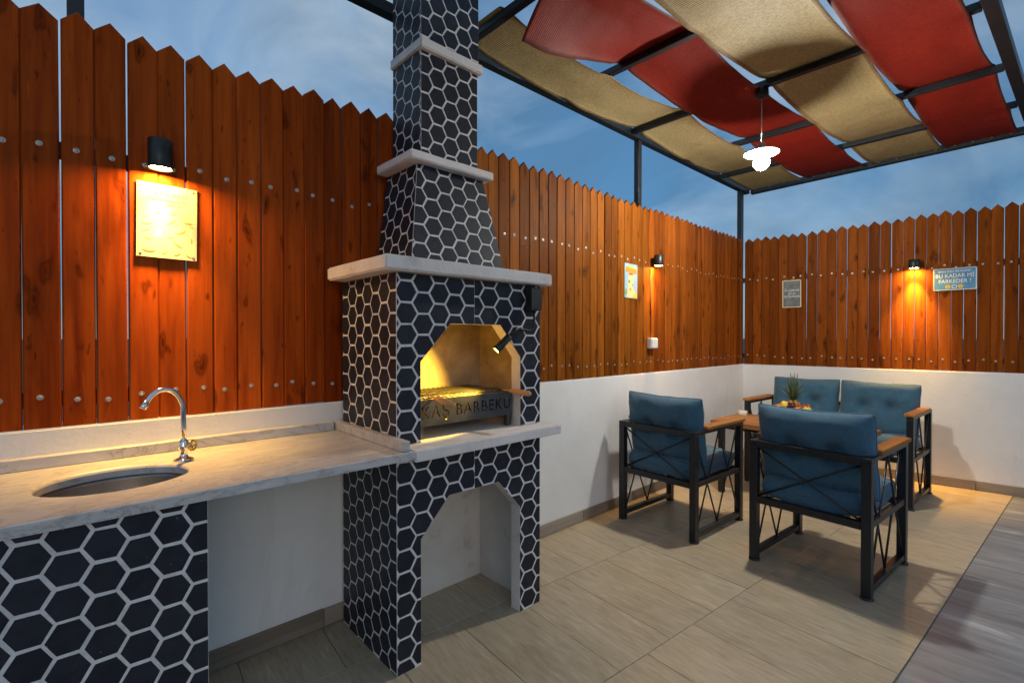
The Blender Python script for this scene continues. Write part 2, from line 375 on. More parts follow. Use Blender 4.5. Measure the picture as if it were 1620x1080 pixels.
bm = bmesh.new(); vs = [bm.verts.new(p) for p in ((-3, .728, -.006), (5.90, .104, -.006), (5.75, 2.30, -.006), (-3, 2.30, -.006))]; bm.faces.new(vs)
lo_ = [bm.verts.new((v_.co.x, v_.co.y, -.11)) for v_ in vs]
for i in range(4): bm.faces.new((vs[i], lo_[i], lo_[(i+1) % 4], vs[(i+1) % 4]))
patio = structure(bm_obj('patio_floor', bm, 'grout'))
TW, TL, GAP = .34, .68, .0022
rng = random.Random(3)
for row in range(-2, 4):
    for colk in range(-16, 16):
        u0 = colk*TW-.02+(0.0 if row % 2 == 0 else .17); v0 = row*TL
        P4 = [(u0+GAP/2, v0+GAP/2), (u0+TW-GAP/2, v0+GAP/2), (u0+TW-GAP/2, v0+TL-GAP/2), (u0+GAP/2, v0+TL-GAP/2)]
        wp = [tuple(FO+ex*u+ey*v_) for u, v_ in P4]
        wp = clip(wp, 0, -1, YW-.002)
        if len(wp) > 2:
            ka = (EDGE[1][1]-EDGE[0][1])/(EDGE[1][0]-EDGE[0][0]); wp = clip(wp, -ka, 1, ka*EDGE[0][0]-EDGE[0][1]-.002)
        if len(wp) > 2: wp = clip(wp, -NV.x, -NV.y, 5.7612-.002)
        if len(wp) > 2: wp = clip(wp, 1, 0, .75)
        if len(wp) > 2 and area(wp) > 5e-4:
            o_ = FO+ex*(u0+TW/2)+ey*(v0+TL/2)
            slab_from_poly('floor_tile', wp, rng.uniform(-.0006, .0006), .005, 'floor', patio, o_, FA)
# grey polished paving beside it
bm = bmesh.new(); vs = [bm.verts.new(p) for p in ((-3, .727, -.008), (-3, -4, -.008), (6.4, -4, -.008), (5.90, .103, -.008))]; bm.faces.new(vs)
lo_ = [bm.verts.new((v_.co.x, v_.co.y, -.11)) for v_ in vs]
for i in range(4): bm.faces.new((vs[i], lo_[i], lo_[(i+1) % 4], vs[(i+1) % 4]))
paving = structure(bm_obj('paving', bm, 'grout'))
for i in range(-5, 4):
    for j in range(0, 4):
        u0 = 3.46+i*1.2; v0 = .5-1.2*(j+1)
        P4 = [(u0+.0015, v0+.0015), (u0+1.1985, v0+.0015), (u0+1.1985, v0+1.1985), (u0+.0015, v0+1.1985)]
        wp = [(x-.02*(y), y) for x, y in P4]
        ka = (EDGE[1][1]-EDGE[0][1])/(EDGE[1][0]-EDGE[0][0]); wp = clip(wp, ka, -1, -(ka*EDGE[0][0]-EDGE[0][1])-.002)
        if len(wp) > 2: wp = clip(wp, -NV.x, -NV.y, 5.7612-.002)
        if len(wp) > 2: wp = clip(wp, 1, 0, 2.9)
        if len(wp) > 2 and area(wp) > 1e-3:
            slab_from_poly('paving_slab', wp, -.001+rng.uniform(-.0004, .0004), .006, 'paving', paving, (u0+.6, v0+.6), radians(1.2))

# ------------------------------------------------------------------ walls with skirting tiles
def grid_face_box(bm, x0, x1, y0, y1, z0, z1, mtx=None): return box(bm, x0, x1, y0, y1, z0, z1, mtx)
bm = bmesh.new(); box(bm, -1.6, COR.x+.06, 0, .15, -.05, WH); bevel(bm, .006, 2)
wl = bm_obj('garden_wall', bm, 'wall'); wl.location = (0, YW, 0)
tag(wl, 'long low white rendered wall behind the counter and the barbecue', 'wall')
bm = bmesh.new(); box(bm, -.03, 4.6, 0, .15, -.05, WH-.002); bevel(bm, .006, 2)
wr = bm_obj('garden_wall', bm, 'wall'); wr.matrix_world = RWM
tag(wr, 'low white rendered wall behind the blue sofa at the far end', 'wall')
def skirting(parent, s0, s1, step, h, th, breaks=()):
    s = s0
    while s < s1-.01:
        e = min(s1, s+step); hh = h+RND.uniform(-.003, .003)
        bm = bmesh.new(); box(bm, -(e-s)/2+.001, (e-s)/2-.001, -th, -.0005, 0, hh); bevel(bm, .002)
        o = bm_obj('skirting_tile', bm, 'skirt', parent); o.location = ((s+e)/2, 0, .002); s = e
skirting(wl, -1.0, COR.x-.014, .62, .080, .012)
skirting(wr, .012, 4.2, .62, .080, .012)

# ------------------------------------------------------------------ picket fences
def plank_mesh(w, h, drop, th=.02, seed=0):
    rg = random.Random(seed); bm = bmesh.new(); c = .0042
    def outline(i): return [(-w/2+i, i*.3), (w/2-i, i*.3), (w/2-i, h-drop-i*.4), (rg.uniform(-.003, .003) if False else 0, h-i*1.3), (-w/2+i, h-drop-i*.4)]
    f0 = outline(c); f1 = outline(0)
    A_ = [bm.verts.new((x, 0, z)) for x, z in f0]; B_ = [bm.verts.new((x, c, z)) for x, z in f1]; C_ = [bm.verts.new((x, th, z)) for x, z in f1]
    bm.faces.new(A_); bm.faces.new(C_[::-1]); n = 5
    for p, q in ((A_, B_), (B_, C_)):
        for i in range(n): bm.faces.new((p[(i+1) % n], p[i], q[i], q[(i+1) % n]))
    bmesh.ops.recalc_face_normals(bm, faces=bm.faces[:])
    me = bpy.data.meshes.new('plank'); bm.to_mesh(me); bm.free(); return me
bm = bmesh.new()
lathe(bm, [(.0086, 0), (.0086, .0008), (.0070, .0010), (.0056, .0002), (.0046, .0020), (.0026, .0028), (.0016, .0016)], 14)
for v_ in bm.verts: v_.co = Vector((v_.co.x, -v_.co.z, v_.co.y))
bmesh.ops.recalc_face_normals(bm, faces=bm.faces[:])
screw_me = bpy.data.meshes.new('screw'); bm.to_mesh(screw_me); bm.free(); screw_me.materials.append(M['zinc'])
def fence(label, mtx, s0, s1, pitch, z0, tipfun, matfun, y0, rows=(1.95, 1.113), mirror=False, seed=1):
    rg = random.Random(seed); root = empty('picket_fence'); root.matrix_world = mtx
    tag(root, label, 'fence')
    for zr in rows:
        bm = bmesh.new(); box(bm, s0-.05, s1, y0+.024, y0+.054, zr-.027, zr+.027); bevel(bm, .003)
        bm_obj('rail', bm, 'rail', root)
    s = s0
    while s < s1-.02:
        wdt = pitch+rg.uniform(-.004, .004); gap = rg.choice([.0012, .0016, .0022, .0028, .0036, .0056])
        w_ = min(wdt-gap, s1-s-.002); cx = s+w_/2; tip = tipfun(cx)+rg.uniform(-.007, .007)
        me = plank_mesh(w_, tip-z0, .040+rg.uniform(-.004, .004), .02)
        o = me_obj('plank', me, matfun(cx, rg), root)
        o.location = (cx, y0+rg.uniform(-.0015, .0015), z0+rg.uniform(-.003, .002)); tilt = rg.uniform(-.0018, .0018); o.rotation_euler = (rg.uniform(-.0012, .0012), tilt, rg.uniform(-.012, .012))
        for zr in rows:
            sc = me_obj('screw', screw_me, None, o); sc.location = (rg.uniform(-.012, .012), 0.0002, zr-z0+rg.uniform(-.014, .014)); sc.rotation_euler = (0, rg.uniform(0, 3), 0)
        s += wdt
    return root
FY = .008           # fence face sits a little behind the wall face
def tip_left(x):
    pts = [(-1, 2.412), (.5, 2.418), (1.0, 2.434), (1.9, 2.444), (2.4, 2.436), (3.2, 2.412), (6, 2.409)]
    for (a, za), (b_, zb) in zip(pts, pts[1:]):
        if x <= b_: return za+(zb-za)*(x-a)/(b_-a)
    return 2.41
def tip_right(x): return 2.408+.030*min(1, max(0, (x-.5)/1.3))+max(0, x-1.8)*.012
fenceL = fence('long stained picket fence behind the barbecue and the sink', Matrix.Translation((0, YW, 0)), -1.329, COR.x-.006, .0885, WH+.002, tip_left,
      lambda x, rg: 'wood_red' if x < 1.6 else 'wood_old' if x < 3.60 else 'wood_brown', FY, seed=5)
fenceR = fence('shorter stained picket fence above the wall behind the sofa', RWM, .006, 4.3, .0850, WH+.002, tip_right, lambda x, rg: 'wood_brown', FY, seed=9)

# ------------------------------------------------------------------ pergola
ZB = 2.98; BT = .042
perg = empty('pergola', (5.6, 2.27, 0)); tag(perg, 'dark steel pergola frame on posts behind the fences', 'pergola')
def pbox(name, x0, x1, y0, y1, z0, z1):
    o = bbox(name, x0-5.6, x1-5.6, y0-2.27, y1-2.27, z0, z1, 'pergola', perg, .003); return o
XE = 5.80
pbox('side_beam', -.70, XE+.04, 2.255, 2.315, ZB-.004, ZB+.056)
KS = .060
def open_y(x): return .048+KS*(5.80-x)          # inner face of the beam along the open side
bm = bmesh.new(); vs = box(bm, -.70-5.6, XE+.04-5.6, -.060, 0, ZB-.004, ZB+.056)
for v_ in vs: v_.co.y += open_y(v_.co.x+5.6)-2.27
bevel(bm, .003); bm_obj('side_beam', bm, 'pergola', perg)
BARS = [.30, .98, 1.70, 2.562, 3.434, 4.31, 5.06]
for i, x in enumerate(BARS): pbox('cross_bar', x-BT/2, x+BT/2, open_y(x)+.003, 2.253, ZB, ZB+BT)
def skew_bar(name, x0, x1, y0, y1):
    bm = bmesh.new()
    vs = box(bm, 0, .055, y0-2.27, y1-2.27, ZB-.004, ZB+.056)
    for v_ in vs:
        k = (v_.co.y+2.27-y0)/(y1-y0); v_.co.x += (x0+(x1-x0)*k)-5.6
    bevel(bm, .003); return bm_obj(name, bm, 'pergola', perg)
skew_bar('end_beam', 5.745, 5.855, .055, 2.253)
pbox('post', .012, .058, 2.262, 2.308, .0, ZB-.006)
pbox('post', 3.537, 3.587, 2.262, 2.308, .0, ZB-.006)
pbox('post', 5.625, 5.690, 2.262, 2.310, .0, ZB-.006)
pbox('post', 5.845, 5.905, -.015, .045, -.1, ZB-.006)
pbox('post', -.70, -.64, .375, .432, -.008, ZB-.006)
# thin loose wire down the middle post
bm = bmesh.new(); tube(bm, [(3.49-5.6, 0, 2.99), (3.515-5.6, -.012, 2.8), (3.53-5.6, -.01, 2.6), (3.536-5.6, -.012, 2.35)], .0025, 6)
bm_obj('wire', bm, 'plastic_b', perg, True)

# cloth strips woven over and under the bars
def strip(label, m, ya, yb, k0, k1, xs, over_first, xend, flap=None, seed=0, curl=.012):
    """over_first: set of bar indices the cloth passes over"""
    rg = random.Random(seed); ctrl = []
    for i, x in enumerate(BARS+[5.80]):
        if x < xs-.2: continue
        up = i in over_first
        if i == 7: ctrl.append((xend-.02, ZB+.030))
        elif up: ctrl += [(x-.022, ZB+BT+.006), (x+.022, ZB+BT+.006)]
        else: ctrl += [(x-.022, ZB-.006), (x+.022, ZB-.006)]
    ctrl = [c for c in ctrl if c[0] >= xs]
    ctrl = [(xs, ctrl[0][1]+.0)]+ctrl if ctrl[0][0]-xs > .03 else ctrl
    def zc(x):
        for (a, za), (b_, zb) in zip(ctrl, ctrl[1:]):
            if x <= b_:
                k = (x-a)/(b_-a); span = b_-a; sag = .018*min(1, span/.85)*4*k*(1-k) if span > .1 else 0
                ks = k*k*(3-2*k) if span <= .1 else k
                return za+(zb-za)*ks-sag
        return ctrl[-1][1]
    nx = int((xend-xs)/.022); ny = 22; bm = bmesh.new(); rows = []
    for i in range(nx+1):
        x = xs+(xend-xs)*i/nx; r_ = []; y0 = ya+k0*(5.8-x); y1 = yb+k1*(5.8-x)
        near_bar = min(abs(x-bx) for bx in BARS)
        for j in range(ny+1):
            v_ = j/ny; wob = .005*mnoise.noise(Vector((x*1.6, seed*3.1, 0)))*(1 if j in (0, ny) else .6)
            edge = abs(2*v_-1)
            inset = .007*math.sin(min(1, near_bar/.4)*pi/2)
            y = y0+inset+(y1-y0-2*inset)*v_+wob
            z = zc(x)
            z += (-.016*(edge**6)++.006*mnoise.noise(Vector((x*3, y*5, seed)))+.003*mnoise.noise(Vector((x*9, y*11, seed+4))))*min(1, near_bar/.12)
            xx = x
            if flap:
                fx, fy, fd = flap; kx = max(0, 1-(x-xs)/(fx)); ky = max(0, ((y-y0)/(y1-y0)-fy)/(1-fy)); kk = (kx*kx*(3-2*kx))*(ky**1.3)
                z -= fd*kk; xx += .03*kk*kx; y -= .05*kk
            r_.append(bm.verts.new((xx, y, z)))
        rows.append(r_)
    for i in range(nx):
        for j in range(ny): bm.faces.new((rows[i][j], rows[i][j+1], rows[i+1][j+1], rows[i+1][j]))
    bm.faces.ensure_lookup_table()
    for i in range(nx):
        for j in (0, ny-1): bm.faces[i*ny+j].material_index = 1
    o = bm_obj('shade_cloth', bm, m, None, True); o.data.materials.append(M[m+'_hem']); md = o.modifiers.new('thick', 'SOLIDIFY'); md.thickness = .0018
    tag(o, label, 'shade cloth', 'woven shade cloth strips on the pergola')
    # eyelets along the end that is tied to the end beam
    for k in range(4):
        yy = ya+.06+(yb-ya-.12)*k/3
        bme = bmesh.new(); lathe(bme, [(.006, -.003), (.010, -.003), (.010, 0), (.006, 0)], 12, closed_ends=False)
        bm_obj('eyelet', bme, 'zinc', o, True, (xend-.03, yy, ZB+.018))
    return o
ODD, EVEN = {2, 4, 6}, {1, 3, 5}
strip('beige shade cloth strip nearest the long fence, under the side beam', 'net_beige', 1.668, 2.222, .052, .004, 1.66, ODD, 5.80, seed=1)
strip('red shade cloth strip with a loose hanging corner above the barbecue', 'net_red', 1.118, 1.640, .050, .040, 1.66, EVEN, 5.79, flap=(1.0, .40, .17), seed=2)
strip('beige shade cloth strip between the two red ones', 'net_beige', .555, 1.092, .056, .054, .26, ODD, 5.78, seed=3)
strip('red shade cloth strip farthest from the barbecue, beside the open edge', 'net_red', .085, .548, .062, .056, .26, EVEN, 5.77, seed=4)

# ------------------------------------------------------------------ pendant lamp
PX, PY = 3.434, 1.252
pend = empty('pendant_lamp', (PX, PY, ZB)); tag(pend, 'white disc pendant lamp glowing below the shade cloths', 'lamp')
bm = bmesh.new(); lathe(bm, [(.030, 0), (.042, -.008), (.044, -.045), (.030, -.062), (.006, -.066)], 24); bm_obj('ceiling_cup', bm, 'plastic_b', pend, True)
bm = bmesh.new(); tube(bm, [(0, 0, -.06), (.002, 0, -.2), (0, 0, -.375)], .0032, 8); bm_obj('cord', bm, 'cord', pend, True)
bm = bmesh.new(); lathe(bm, [(.012, -.355), (.022, -.365), (.024, -.400), (.03, -.405), (.108, -.425), (.112, -.432), (.108, -.434), (.03, -.414), (.024, -.418)], 40, closed_ends=False)
bmesh.ops.recalc_face_normals(bm, faces=bm.faces[:]); bm_obj('lamp_shade', bm, 'enamel', pend, True)
bm = bmesh.new(); lathe(bm, [(.02, -.415), (.02, -.44), (.015, -.448)], 20); bm_obj('socket', bm, 'plastic_w', pend, True)
bm = bmesh.new(); bmesh.ops.create_icosphere(bm, subdivisions=3, radius=.050); bm_obj('bulb', bm, emis('bulb_glow', (1, .965, .85), 440), pend, True, (0, 0, -.494))

# ------------------------------------------------------------------ wall sconces
def sconce(label, mtx, x, z0, z1, r, power, beam):
    root = empty('wall_sconce'); root.matrix_world = mtx @ Matrix.Translation((x, FY-r-.022, z0)); h = z1-z0
    tag(root, label, 'wall lamp', 'black cylinder downlights on the fences')
    bm = bmesh.new(); lathe(bm, [(r-.004, .007), (r-.004, .001), (r-.001, 0), (r, .002), (r, h-.003), (r-.004, h)], 32, closed_ends=False)
    bm.faces.new([v_ for v_ in bm.verts if abs(v_.co.z-h) < 1e-5]) if False else None
    tops = sorted([v_ for v_ in bm.verts if abs(v_.co.z-h) < 1e-5], key=lambda v_: math.atan2(v_.co.y, v_.co.x)); bm.faces.new(tops)
    bmesh.ops.recalc_face_normals(bm, faces=bm.faces[:]); o = bm_obj('lamp_body', bm, 'plastic_b', root)
    for p in o.data.polygons: p.use_smooth = len(p.vertices) == 4
    bm = bmesh.new(); box(bm, -.022, .022, r-.006, r+.021, h*.25, h*.75); bevel(bm, .003); bm_obj('bracket', bm, 'plastic_b', root)
    bm = bmesh.new(); bmesh.ops.create_circle(bm, cap_ends=True, segments=24, radius=r-.0045)
    for f in bm.faces:
        if f.normal.z > 0: f.normal_flip()
    bm_obj('lens', bm, emis('sconce_glow', (1, .55, .115), power), root, False, (0, 0, .005))
    sd_ = bpy.data.lights.new('sconce_beam', 'SPOT'); sd_.energy = beam; sd_.color = (1, .55, .115); sd_.spot_size = radians(66); sd_.spot_blend = 1.0; sd_.shadow_soft_size = .022
    so = bpy.data.objects.new('sconce_beam', sd_); COL.objects.link(so); so.parent = root; so.location = (0, 0, .0025)
    return root
sconce('black wall lamp over the cream food poster left of the chimney', Matrix.Translation((0, YW, 0)), .258, 1.925, 2.030, .038, 210, 42)
sconce('black wall lamp between the tall poster and the corner', Matrix.Translation((0, YW, 0)), 3.66, 1.915, 2.005, .040, 110, 24)
sconce('black wall lamp left of the blue joke sign behind the sofa', RWM, 1.456, 1.94, 2.022, .042, 170, 120)

# ------------------------------------------------------------------ signs
def text(body, size, m, parent, loc, align='CENTER', shear=0, sx=1.0):
    cu = bpy.data.curves.new('lettering', 'FONT'); cu.body = body; cu.size = size; cu.align_x = align; cu.align_y = 'CENTER'; cu.shear = shear; cu.extrude = .0002; cu.resolution_u = 3
    to = bpy.data.objects.new('lettering', cu); COL.objects.link(to); bpy.context.view_layer.update()
    me = bpy.data.meshes.new_from_object(to.evaluated_get(bpy.context.evaluated_depsgraph_get())); bpy.data.objects.remove(to); bpy.data.curves.remove(cu)
    me.name = 'lettering'; me.materials.clear(); me.transform(Matrix.Diagonal((sx, 1, 1, 1))); me.transform(Matrix.Rotation(pi/2, 4, 'X'))
    return me_obj('lettering', me, m, parent, False, loc)
def shape(name, pts, m, parent, y, th=.0006):
    bm = bmesh.new(); prism(bm, pts, th); o = bm_obj(name, bm, m, parent); o.location = (0, y-th, 0); return o
def ell(cx, cz, a, b_, n=16, rot=0): return [(cx+a*cos(2*pi*k/n)*cos(rot)-b_*sin(2*pi*k/n)*sin(rot), cz+a*cos(2*pi*k/n)*sin(rot)+b_*sin(2*pi*k/n)*cos(rot)) for k in range(n)]
def sign(name, label, mtx, x0, x1, z0, z1, m, tilt=0, y=FY-.004):
    root = empty(name); root.matrix_world = mtx @ Matrix.Translation(((x0+x1)/2, y, (z0+z1)/2)) @ Matrix.Rotation(tilt, 4, 'Y')
    tag(root, label, 'sign'); w_, h_ = x1-x0, z1-z0
    bbox('sheet', -w_/2, w_/2, -.004, 0, -h_/2, h_/2, m, root, .0008)
    return root, w_, h_
def pins(root, w_, h_, m='zinc'):
    for sx_ in (-1, 1):
        for sz in (-1, 1):
            o = me_obj('screw', screw_me, None, root); o.location = (sx_*(w_/2-.012), -.0042, sz*(h_/2-.012)); o.scale = (.6, .6, .6)
TL_ = Matrix.Translation((0, YW, 0))
s1, w_, h_ = sign('food_poster', 'cream food poster with orange drawings under the left wall lamp', TL_, .192, .378, 1.612, 1.884, 'sheet_cream', radians(.6)); pins(s1, w_, h_)
text('MEYVE SEBZE', .019, 'print_dark', s1, (.006, -.0043, .100)); text('TABAĞI SOFRA SENİN', .012, 'print_dark', s1, (0, -.0043, .078)); text('afiyetle yiyin', .010, 'print_orange', s1, (.02, -.0043, .063))
rg = random.Random(21)
def crescent(cx, cz, a, rot):
    o_ = [(a*cos(t_), a*.45*sin(t_)) for t_ in [pi+pi*k/8 for k in range(9)]]; i_ = [(a*cos(t_)*.95, a*.16*sin(t_)) for t_ in [2*pi-pi*k/8 for k in range(1, 8)]]
    return [(cx+x*cos(rot)-z*sin(rot), cz+x*sin(rot)+z*cos(rot)) for x, z in o_+i_]
for cx, cz, a, rot, mm in [(-.062, -.012, .014, .15, 'print_orange'), (-.066, -.036, .012, .5, 'print_orange'), (.040, -.030, .019, .5, 'print_orange'), (.062, .008, .016, 0, 'print_orange'), (-.060, -.066, .011, -.3, 'print_green'),
                           (.034, -.078, .018, -.7, 'print_green'), (.010, .004, .018, .7, 'print_green'), (-.066, .012, .007, .3, 'print_green'), (.022, -.010, .008, .5, 'print_green'), (.074, -.004, .010, -.5, 'print_yellow'),
                           (-.056, -.108, .020, 0, 'print_orange'), (-.010, -.112, .012, .6, 'print_yellow'), (.030, -.115, .011, .5, 'print_orange'), (.066, -.118, .010, -.5, 'print_green'), (.072, -.060, .010, 1.5, 'print_orange'), (.018, .035, .012, .5, 'print_green'), (-.03, .03, .009, .2, 'print_yellow'), (.01, -.055, .010, .1, 'print_yellow')]:
    shape('food_drawing', crescent(cx, cz, a, rot), mm, s1, -.004)
shape('card_mark', [(-.038, -.060), (-.016, -.060), (-.018, -.030), (-.034, -.028)], 'print_white', s1, -.004)

s2, w_, h_ = sign('poster', 'tall sky blue poster with yellow figure left of the second wall lamp', TL_, 3.245, 3.425, 1.630, 1.905, 'sheet_sky', radians(.5))
shape('headline_band', [(-.078, .068), (.080, .058), (.082, .098), (.030, .112), (-.040, .116), (-.076, .104)], 'print_orange', s2, -.004); shape('headline_band', [(-.05, .104), (.06, .100), (.04, .118), (-.03, .122)], 'print_yellow', s2, -.0047)
shape('drawing', [(-.055, -.132), (.06, -.132), (.045, -.075), (.022, -.045), (.036, .0), (.030, .035), (.008, .048), (-.028, .046), (-.046, .012), (-.036, -.04), (-.048, -.085)], 'print_cream', s2, -.004)
shape('drawing', ell(-.006, .055, .034, .008), 'print_red', s2, -.0047); shape('drawing', ell(-.012, -.068, .013, .013), 'print_orange', s2, -.0047); shape('drawing', ell(.058, -.115, .026, .022), 'print_yellow', s2, -.0047); shape('drawing', ell(-.028, -.006, .010, .013), 'print_dark', s2, -.0047); shape('drawing', ell(-.070, -.09, .012, .03), 'print_green', s2, -.004); shape('drawing', ell(.022, -.03, .006, .008), 'print_dark', s2, -.0047)
text('ROMANTİK', .030, 'print_red', s2, (0, -.0050, .086)) if False else None

s3, w_, h_ = sign('chalkboard_sign', 'small grey chalkboard sign with white lettering near the corner', RWM, .383, .553, 1.630, 1.914, 'chalk', radians(-.3))
for x0, x1, z0, z1 in ((-w_/2-.002, -w_/2+.007, -h_/2, h_/2), (w_/2-.007, w_/2+.002, -h_/2, h_/2), (-w_/2+.0071, w_/2-.0071, -h_/2-.002, -h_/2+.007), (-w_/2+.0071, w_/2-.0071, h_/2-.007, h_/2+.002)):
    bbox('frame', x0, x1, -.007, .0005, z0, z1, 'sheet_cream', s3, .001)
text('İyi yaşamak', .034, 'print_white', s3, (-.002, -.0043, .038), shear=.35, sx=.85); text('En iyi', .032, 'print_white', s3, (.0, -.0043, .004), shear=.35); text('İNTİKAMDIR', .027, 'print_white', s3, (0, -.0043, -.030), sx=.92)

s4, w_, h_ = sign('joke_sign', 'blue sign with white lettering and two yellow faces right of the wall lamp', RWM, 1.590, 1.868, 1.734, 1.925, 'sheet_blue', radians(-.4)); 
for x0, x1, z0, z1 in ((-w_/2-.001, -w_/2+.004, -h_/2, h_/2), (w_/2-.004, w_/2+.001, -h_/2, h_/2), (-w_/2+.0041, w_/2-.0041, -h_/2-.001, -h_/2+.004), (-w_/2+.0041, w_/2-.0041, h_/2-.004, h_/2+.001)):
    bbox('frame', x0, x1, -.0055, .0005, z0, z1, 'print_white', s4, .0006)
text('SENCE İPSİZ BİR RAHMET', .0275, 'print_white', s4, (0, -.0043, .067), sx=.68); text('BU KADAR Mİ', .047, 'print_white', s4, (0, -.0043, .028), sx=.85); text('FARKEDER ?', .047, 'print_white', s4, (0, -.0043, -.020), sx=.85)
for cx in (-.045, .038):
    shape('face', ell(cx, -.066, .017, .017, 20), 'print_yellow', s4, -.004)
    shape('face_mark', ell(cx-.005, -.062, .002, .003, 8), 'print_dark', s4, -.0047); shape('face_mark', ell(cx+.005, -.062, .002, .003, 8), 'print_dark', s4, -.0047); shape('face_mark', ell(cx, -.073, .007, .0022, 10), 'print_dark', s4, -.0047)
for q in ([(-.018, -.081), (.014, -.081), (.014, -.077), (-.018, -.077)], [(-.018, -.0765), (-.014, -.0765), (-.014, -.053), (-.018, -.053)], [(.010, -.0765), (.014, -.0765), (.014, -.053), (.010, -.053)], [(-.0135, -.057), (.0095, -.057), (.0095, -.053), (-.0135, -.053)]): shape('box_mark', q, 'print_white', s4, -.004)

# socket box and its cable below the second lamp
sk = empty('socket_box', (3.63, YW+FY, 1.268)); tag(sk, 'small white electrical box low on the fence under a thin cable', 'socket')
bbox('box_body', -.050, .050, -.045, 0, -.045, .045, 'plastic_w', sk, .006, 2); bbox('box_lid', -.044, .044, -.050, -.0452, -.039, .039, 'plastic_w', sk, .003)
bm = bmesh.new(); tube(bm, [(-.0, -.006, .045), (.002, -.006, .3), (.0, -.006, .63)], .0035, 6); bm_obj('cable', bm, 'plastic_b', sk, True)

# ------------------------------------------------------------------ hexagon tiling
TILE_BUDGET = [0]
def clip_convex(poly, lines):
    for a, b_, c_ in lines:
        poly = clip(poly, a, b_, c_)
        if len(poly) < 3: return []
    return poly
def poly_lines(p):       # inward half planes of a counter-clockwise convex polygon
    out = []
    for i in range(len(p)):
        (x0, z0), (x1, z1) = p[i], p[(i+1) % len(p)]; a, b_ = -(z1-z0), (x1-x0); out.append((a, b_, -(a*x0+b_*z0)))
    return out
def subtract(poly, hole):  # convex pieces of poly outside a convex hole
    res = []; cur = poly
    for a, b_, c_ in poly_lines(hole):
        o_ = clip(cur, -a, -b_, -c_)
        if len(o_) > 2 and area(o_) > 1e-5: res.append(o_)
        cur = clip(cur, a, b_, c_)
        if len(cur) < 3: break
    return res
def hexes(x0, z0, c, v, gw, outline, hole=None, wob=None, seed=0):
    """flat topped hexagons, columns c apart and rows v apart, clipped to outline (ccw convex) and around hole"""
    rg = random.Random(seed); lines = poly_lines(outline); res = []
    us = [p[0] for p in outline]; ws = [p[1] for p in outline]
    i0, i1 = int((min(us)-x0)/c)-2, int((max(us)-x0)/c)+2; j0, j1 = int((min(ws)-z0)/v)-2, int((max(ws)-z0)/v)+2
    for i in range(i0, i1+1):
        for j in range(j0, j1+1):
            cx = x0+i*c; cz = z0+j*v+(v/2 if i % 2 else 0)
            R_ = c*2/3; k = 1-gw/(v); jx, jz = rg.uniform(-.0006, .0006), rg.uniform(-.0006, .0006)
            h = [(cx+jx+R_*k, cz+jz), (cx+jx+R_/2*k, cz+jz+v/2*k), (cx+jx-R_/2*k, cz+jz+v/2*k), (cx+jx-R_*k, cz+jz), (cx+jx-R_/2*k, cz+jz-v/2*k), (cx+jx+R_/2*k, cz+jz-v/2*k)]
            h = [(px_+rg.uniform(-.0011, .0011), pz_+rg.uniform(-.0011, .0011)) for px_, pz_ in h]
            h = clip_convex(h, lines)
            if len(h) < 3 or area(h) < 4e-5: continue
            ps = subtract(h, hole) if hole else [h]
            ps = [p for p in ps if len(p) > 2]
            if ps: res.append(ps)
    return res
def tile_bm(bm, ps, fr, th=.0016, bv=.0010):
    """fr maps (u,v,out) to 3d"""
    for p in ps:
        n = len(p); cx = sum(q[0] for q in p)/n; cz = sum(q[1] for q in p)/n; ext = max(1e-3, max(max(abs(q[0]-cx), abs(q[1]-cz)) for q in p)); k = bv/ext
        lo = [bm.verts.new(fr(x, z, -.002)) for x, z in p]; mi = [bm.verts.new(fr(x, z, th-bv*.7)) for x, z in p]; to = [bm.verts.new(fr(x+(cx-x)*k, z+(cz-z)*k, th)) for x, z in p]
        for a_, b_ in ((lo, mi), (mi, to)):
            for i in range(n): bm.faces.new((a_[i], a_[(i+1) % n], b_[(i+1) % n], b_[i]))
        bm.faces.new(to)
def lay(tiles, fr, parent, name='hexagon_tile', joined=None, limit=9999):
    for ps in tiles:
        if joined is not None or TILE_BUDGET[0] >= limit:
            tile_bm(joined if joined is not None else REST, ps, fr); continue
        TILE_BUDGET[0] += 1
        bm = bmesh.new(); allp = [q for p in ps for q in p]; cx = sum(q[0] for q in allp)/len(allp); cz = sum(q[1] for q in allp)/len(allp)
        o3 = Vector(fr(cx, cz, 0)); rel = lambda x, z, o: Vector(fr(x, z, o))-o3
        tile_bm(bm, ps, rel); bmesh.ops.recalc_face_normals(bm, faces=bm.faces[:])
        bm_obj(name, bm, 'tile', parent, False, o3)
REST = bmesh.new()

# ------------------------------------------------------------------ barbecue
BX0, BX1, BYF, BYB = .940, 1.735, 1.672, 2.16
bbq = empty('barbecue', (1.3375, 1.92, 0)); OB = Vector((1.3375, 1.92, 0))
tag(bbq, 'masonry barbecue with dark hexagon tiles, white ledges and a tall chimney', 'barbecue')
low_open = [(1.047, 0), (1.600, 0), (1.600, .508), (1.462, .655), (1.185, .655), (1.047, .508)]
up_open = [(1.047, .895), (1.602, .895), (1.602, 1.224), (1.473, 1.377), (1.193, 1.377), (1.047, 1.222)]
def front_slab(name, z0, z1, op):
    pts = [(BX0, z0), (op[0][0], z0), op[5], op[4], op[3], op[2], (op[1][0], z0), (BX1, z0), (BX1, z1), (BX0, z1)]
    bm = bmesh.new(); prism(bm, [(x-OB.x, z) for x, z in pts], .062); bm_obj(name, bm, 'mortar', bbq, loc=(0, BYF-OB.y, 0))
front_slab('base_front', 0, .848, low_open); front_slab('firebox_front', .897, 1.570, up_open)
def bpart(name, x0, x1, y0, y1, z0, z1, m='hearth', bev=0): return bbox(name, x0-OB.x, x1-OB.x, y0-OB.y, y1-OB.y, z0, z1, m, bbq, bev)
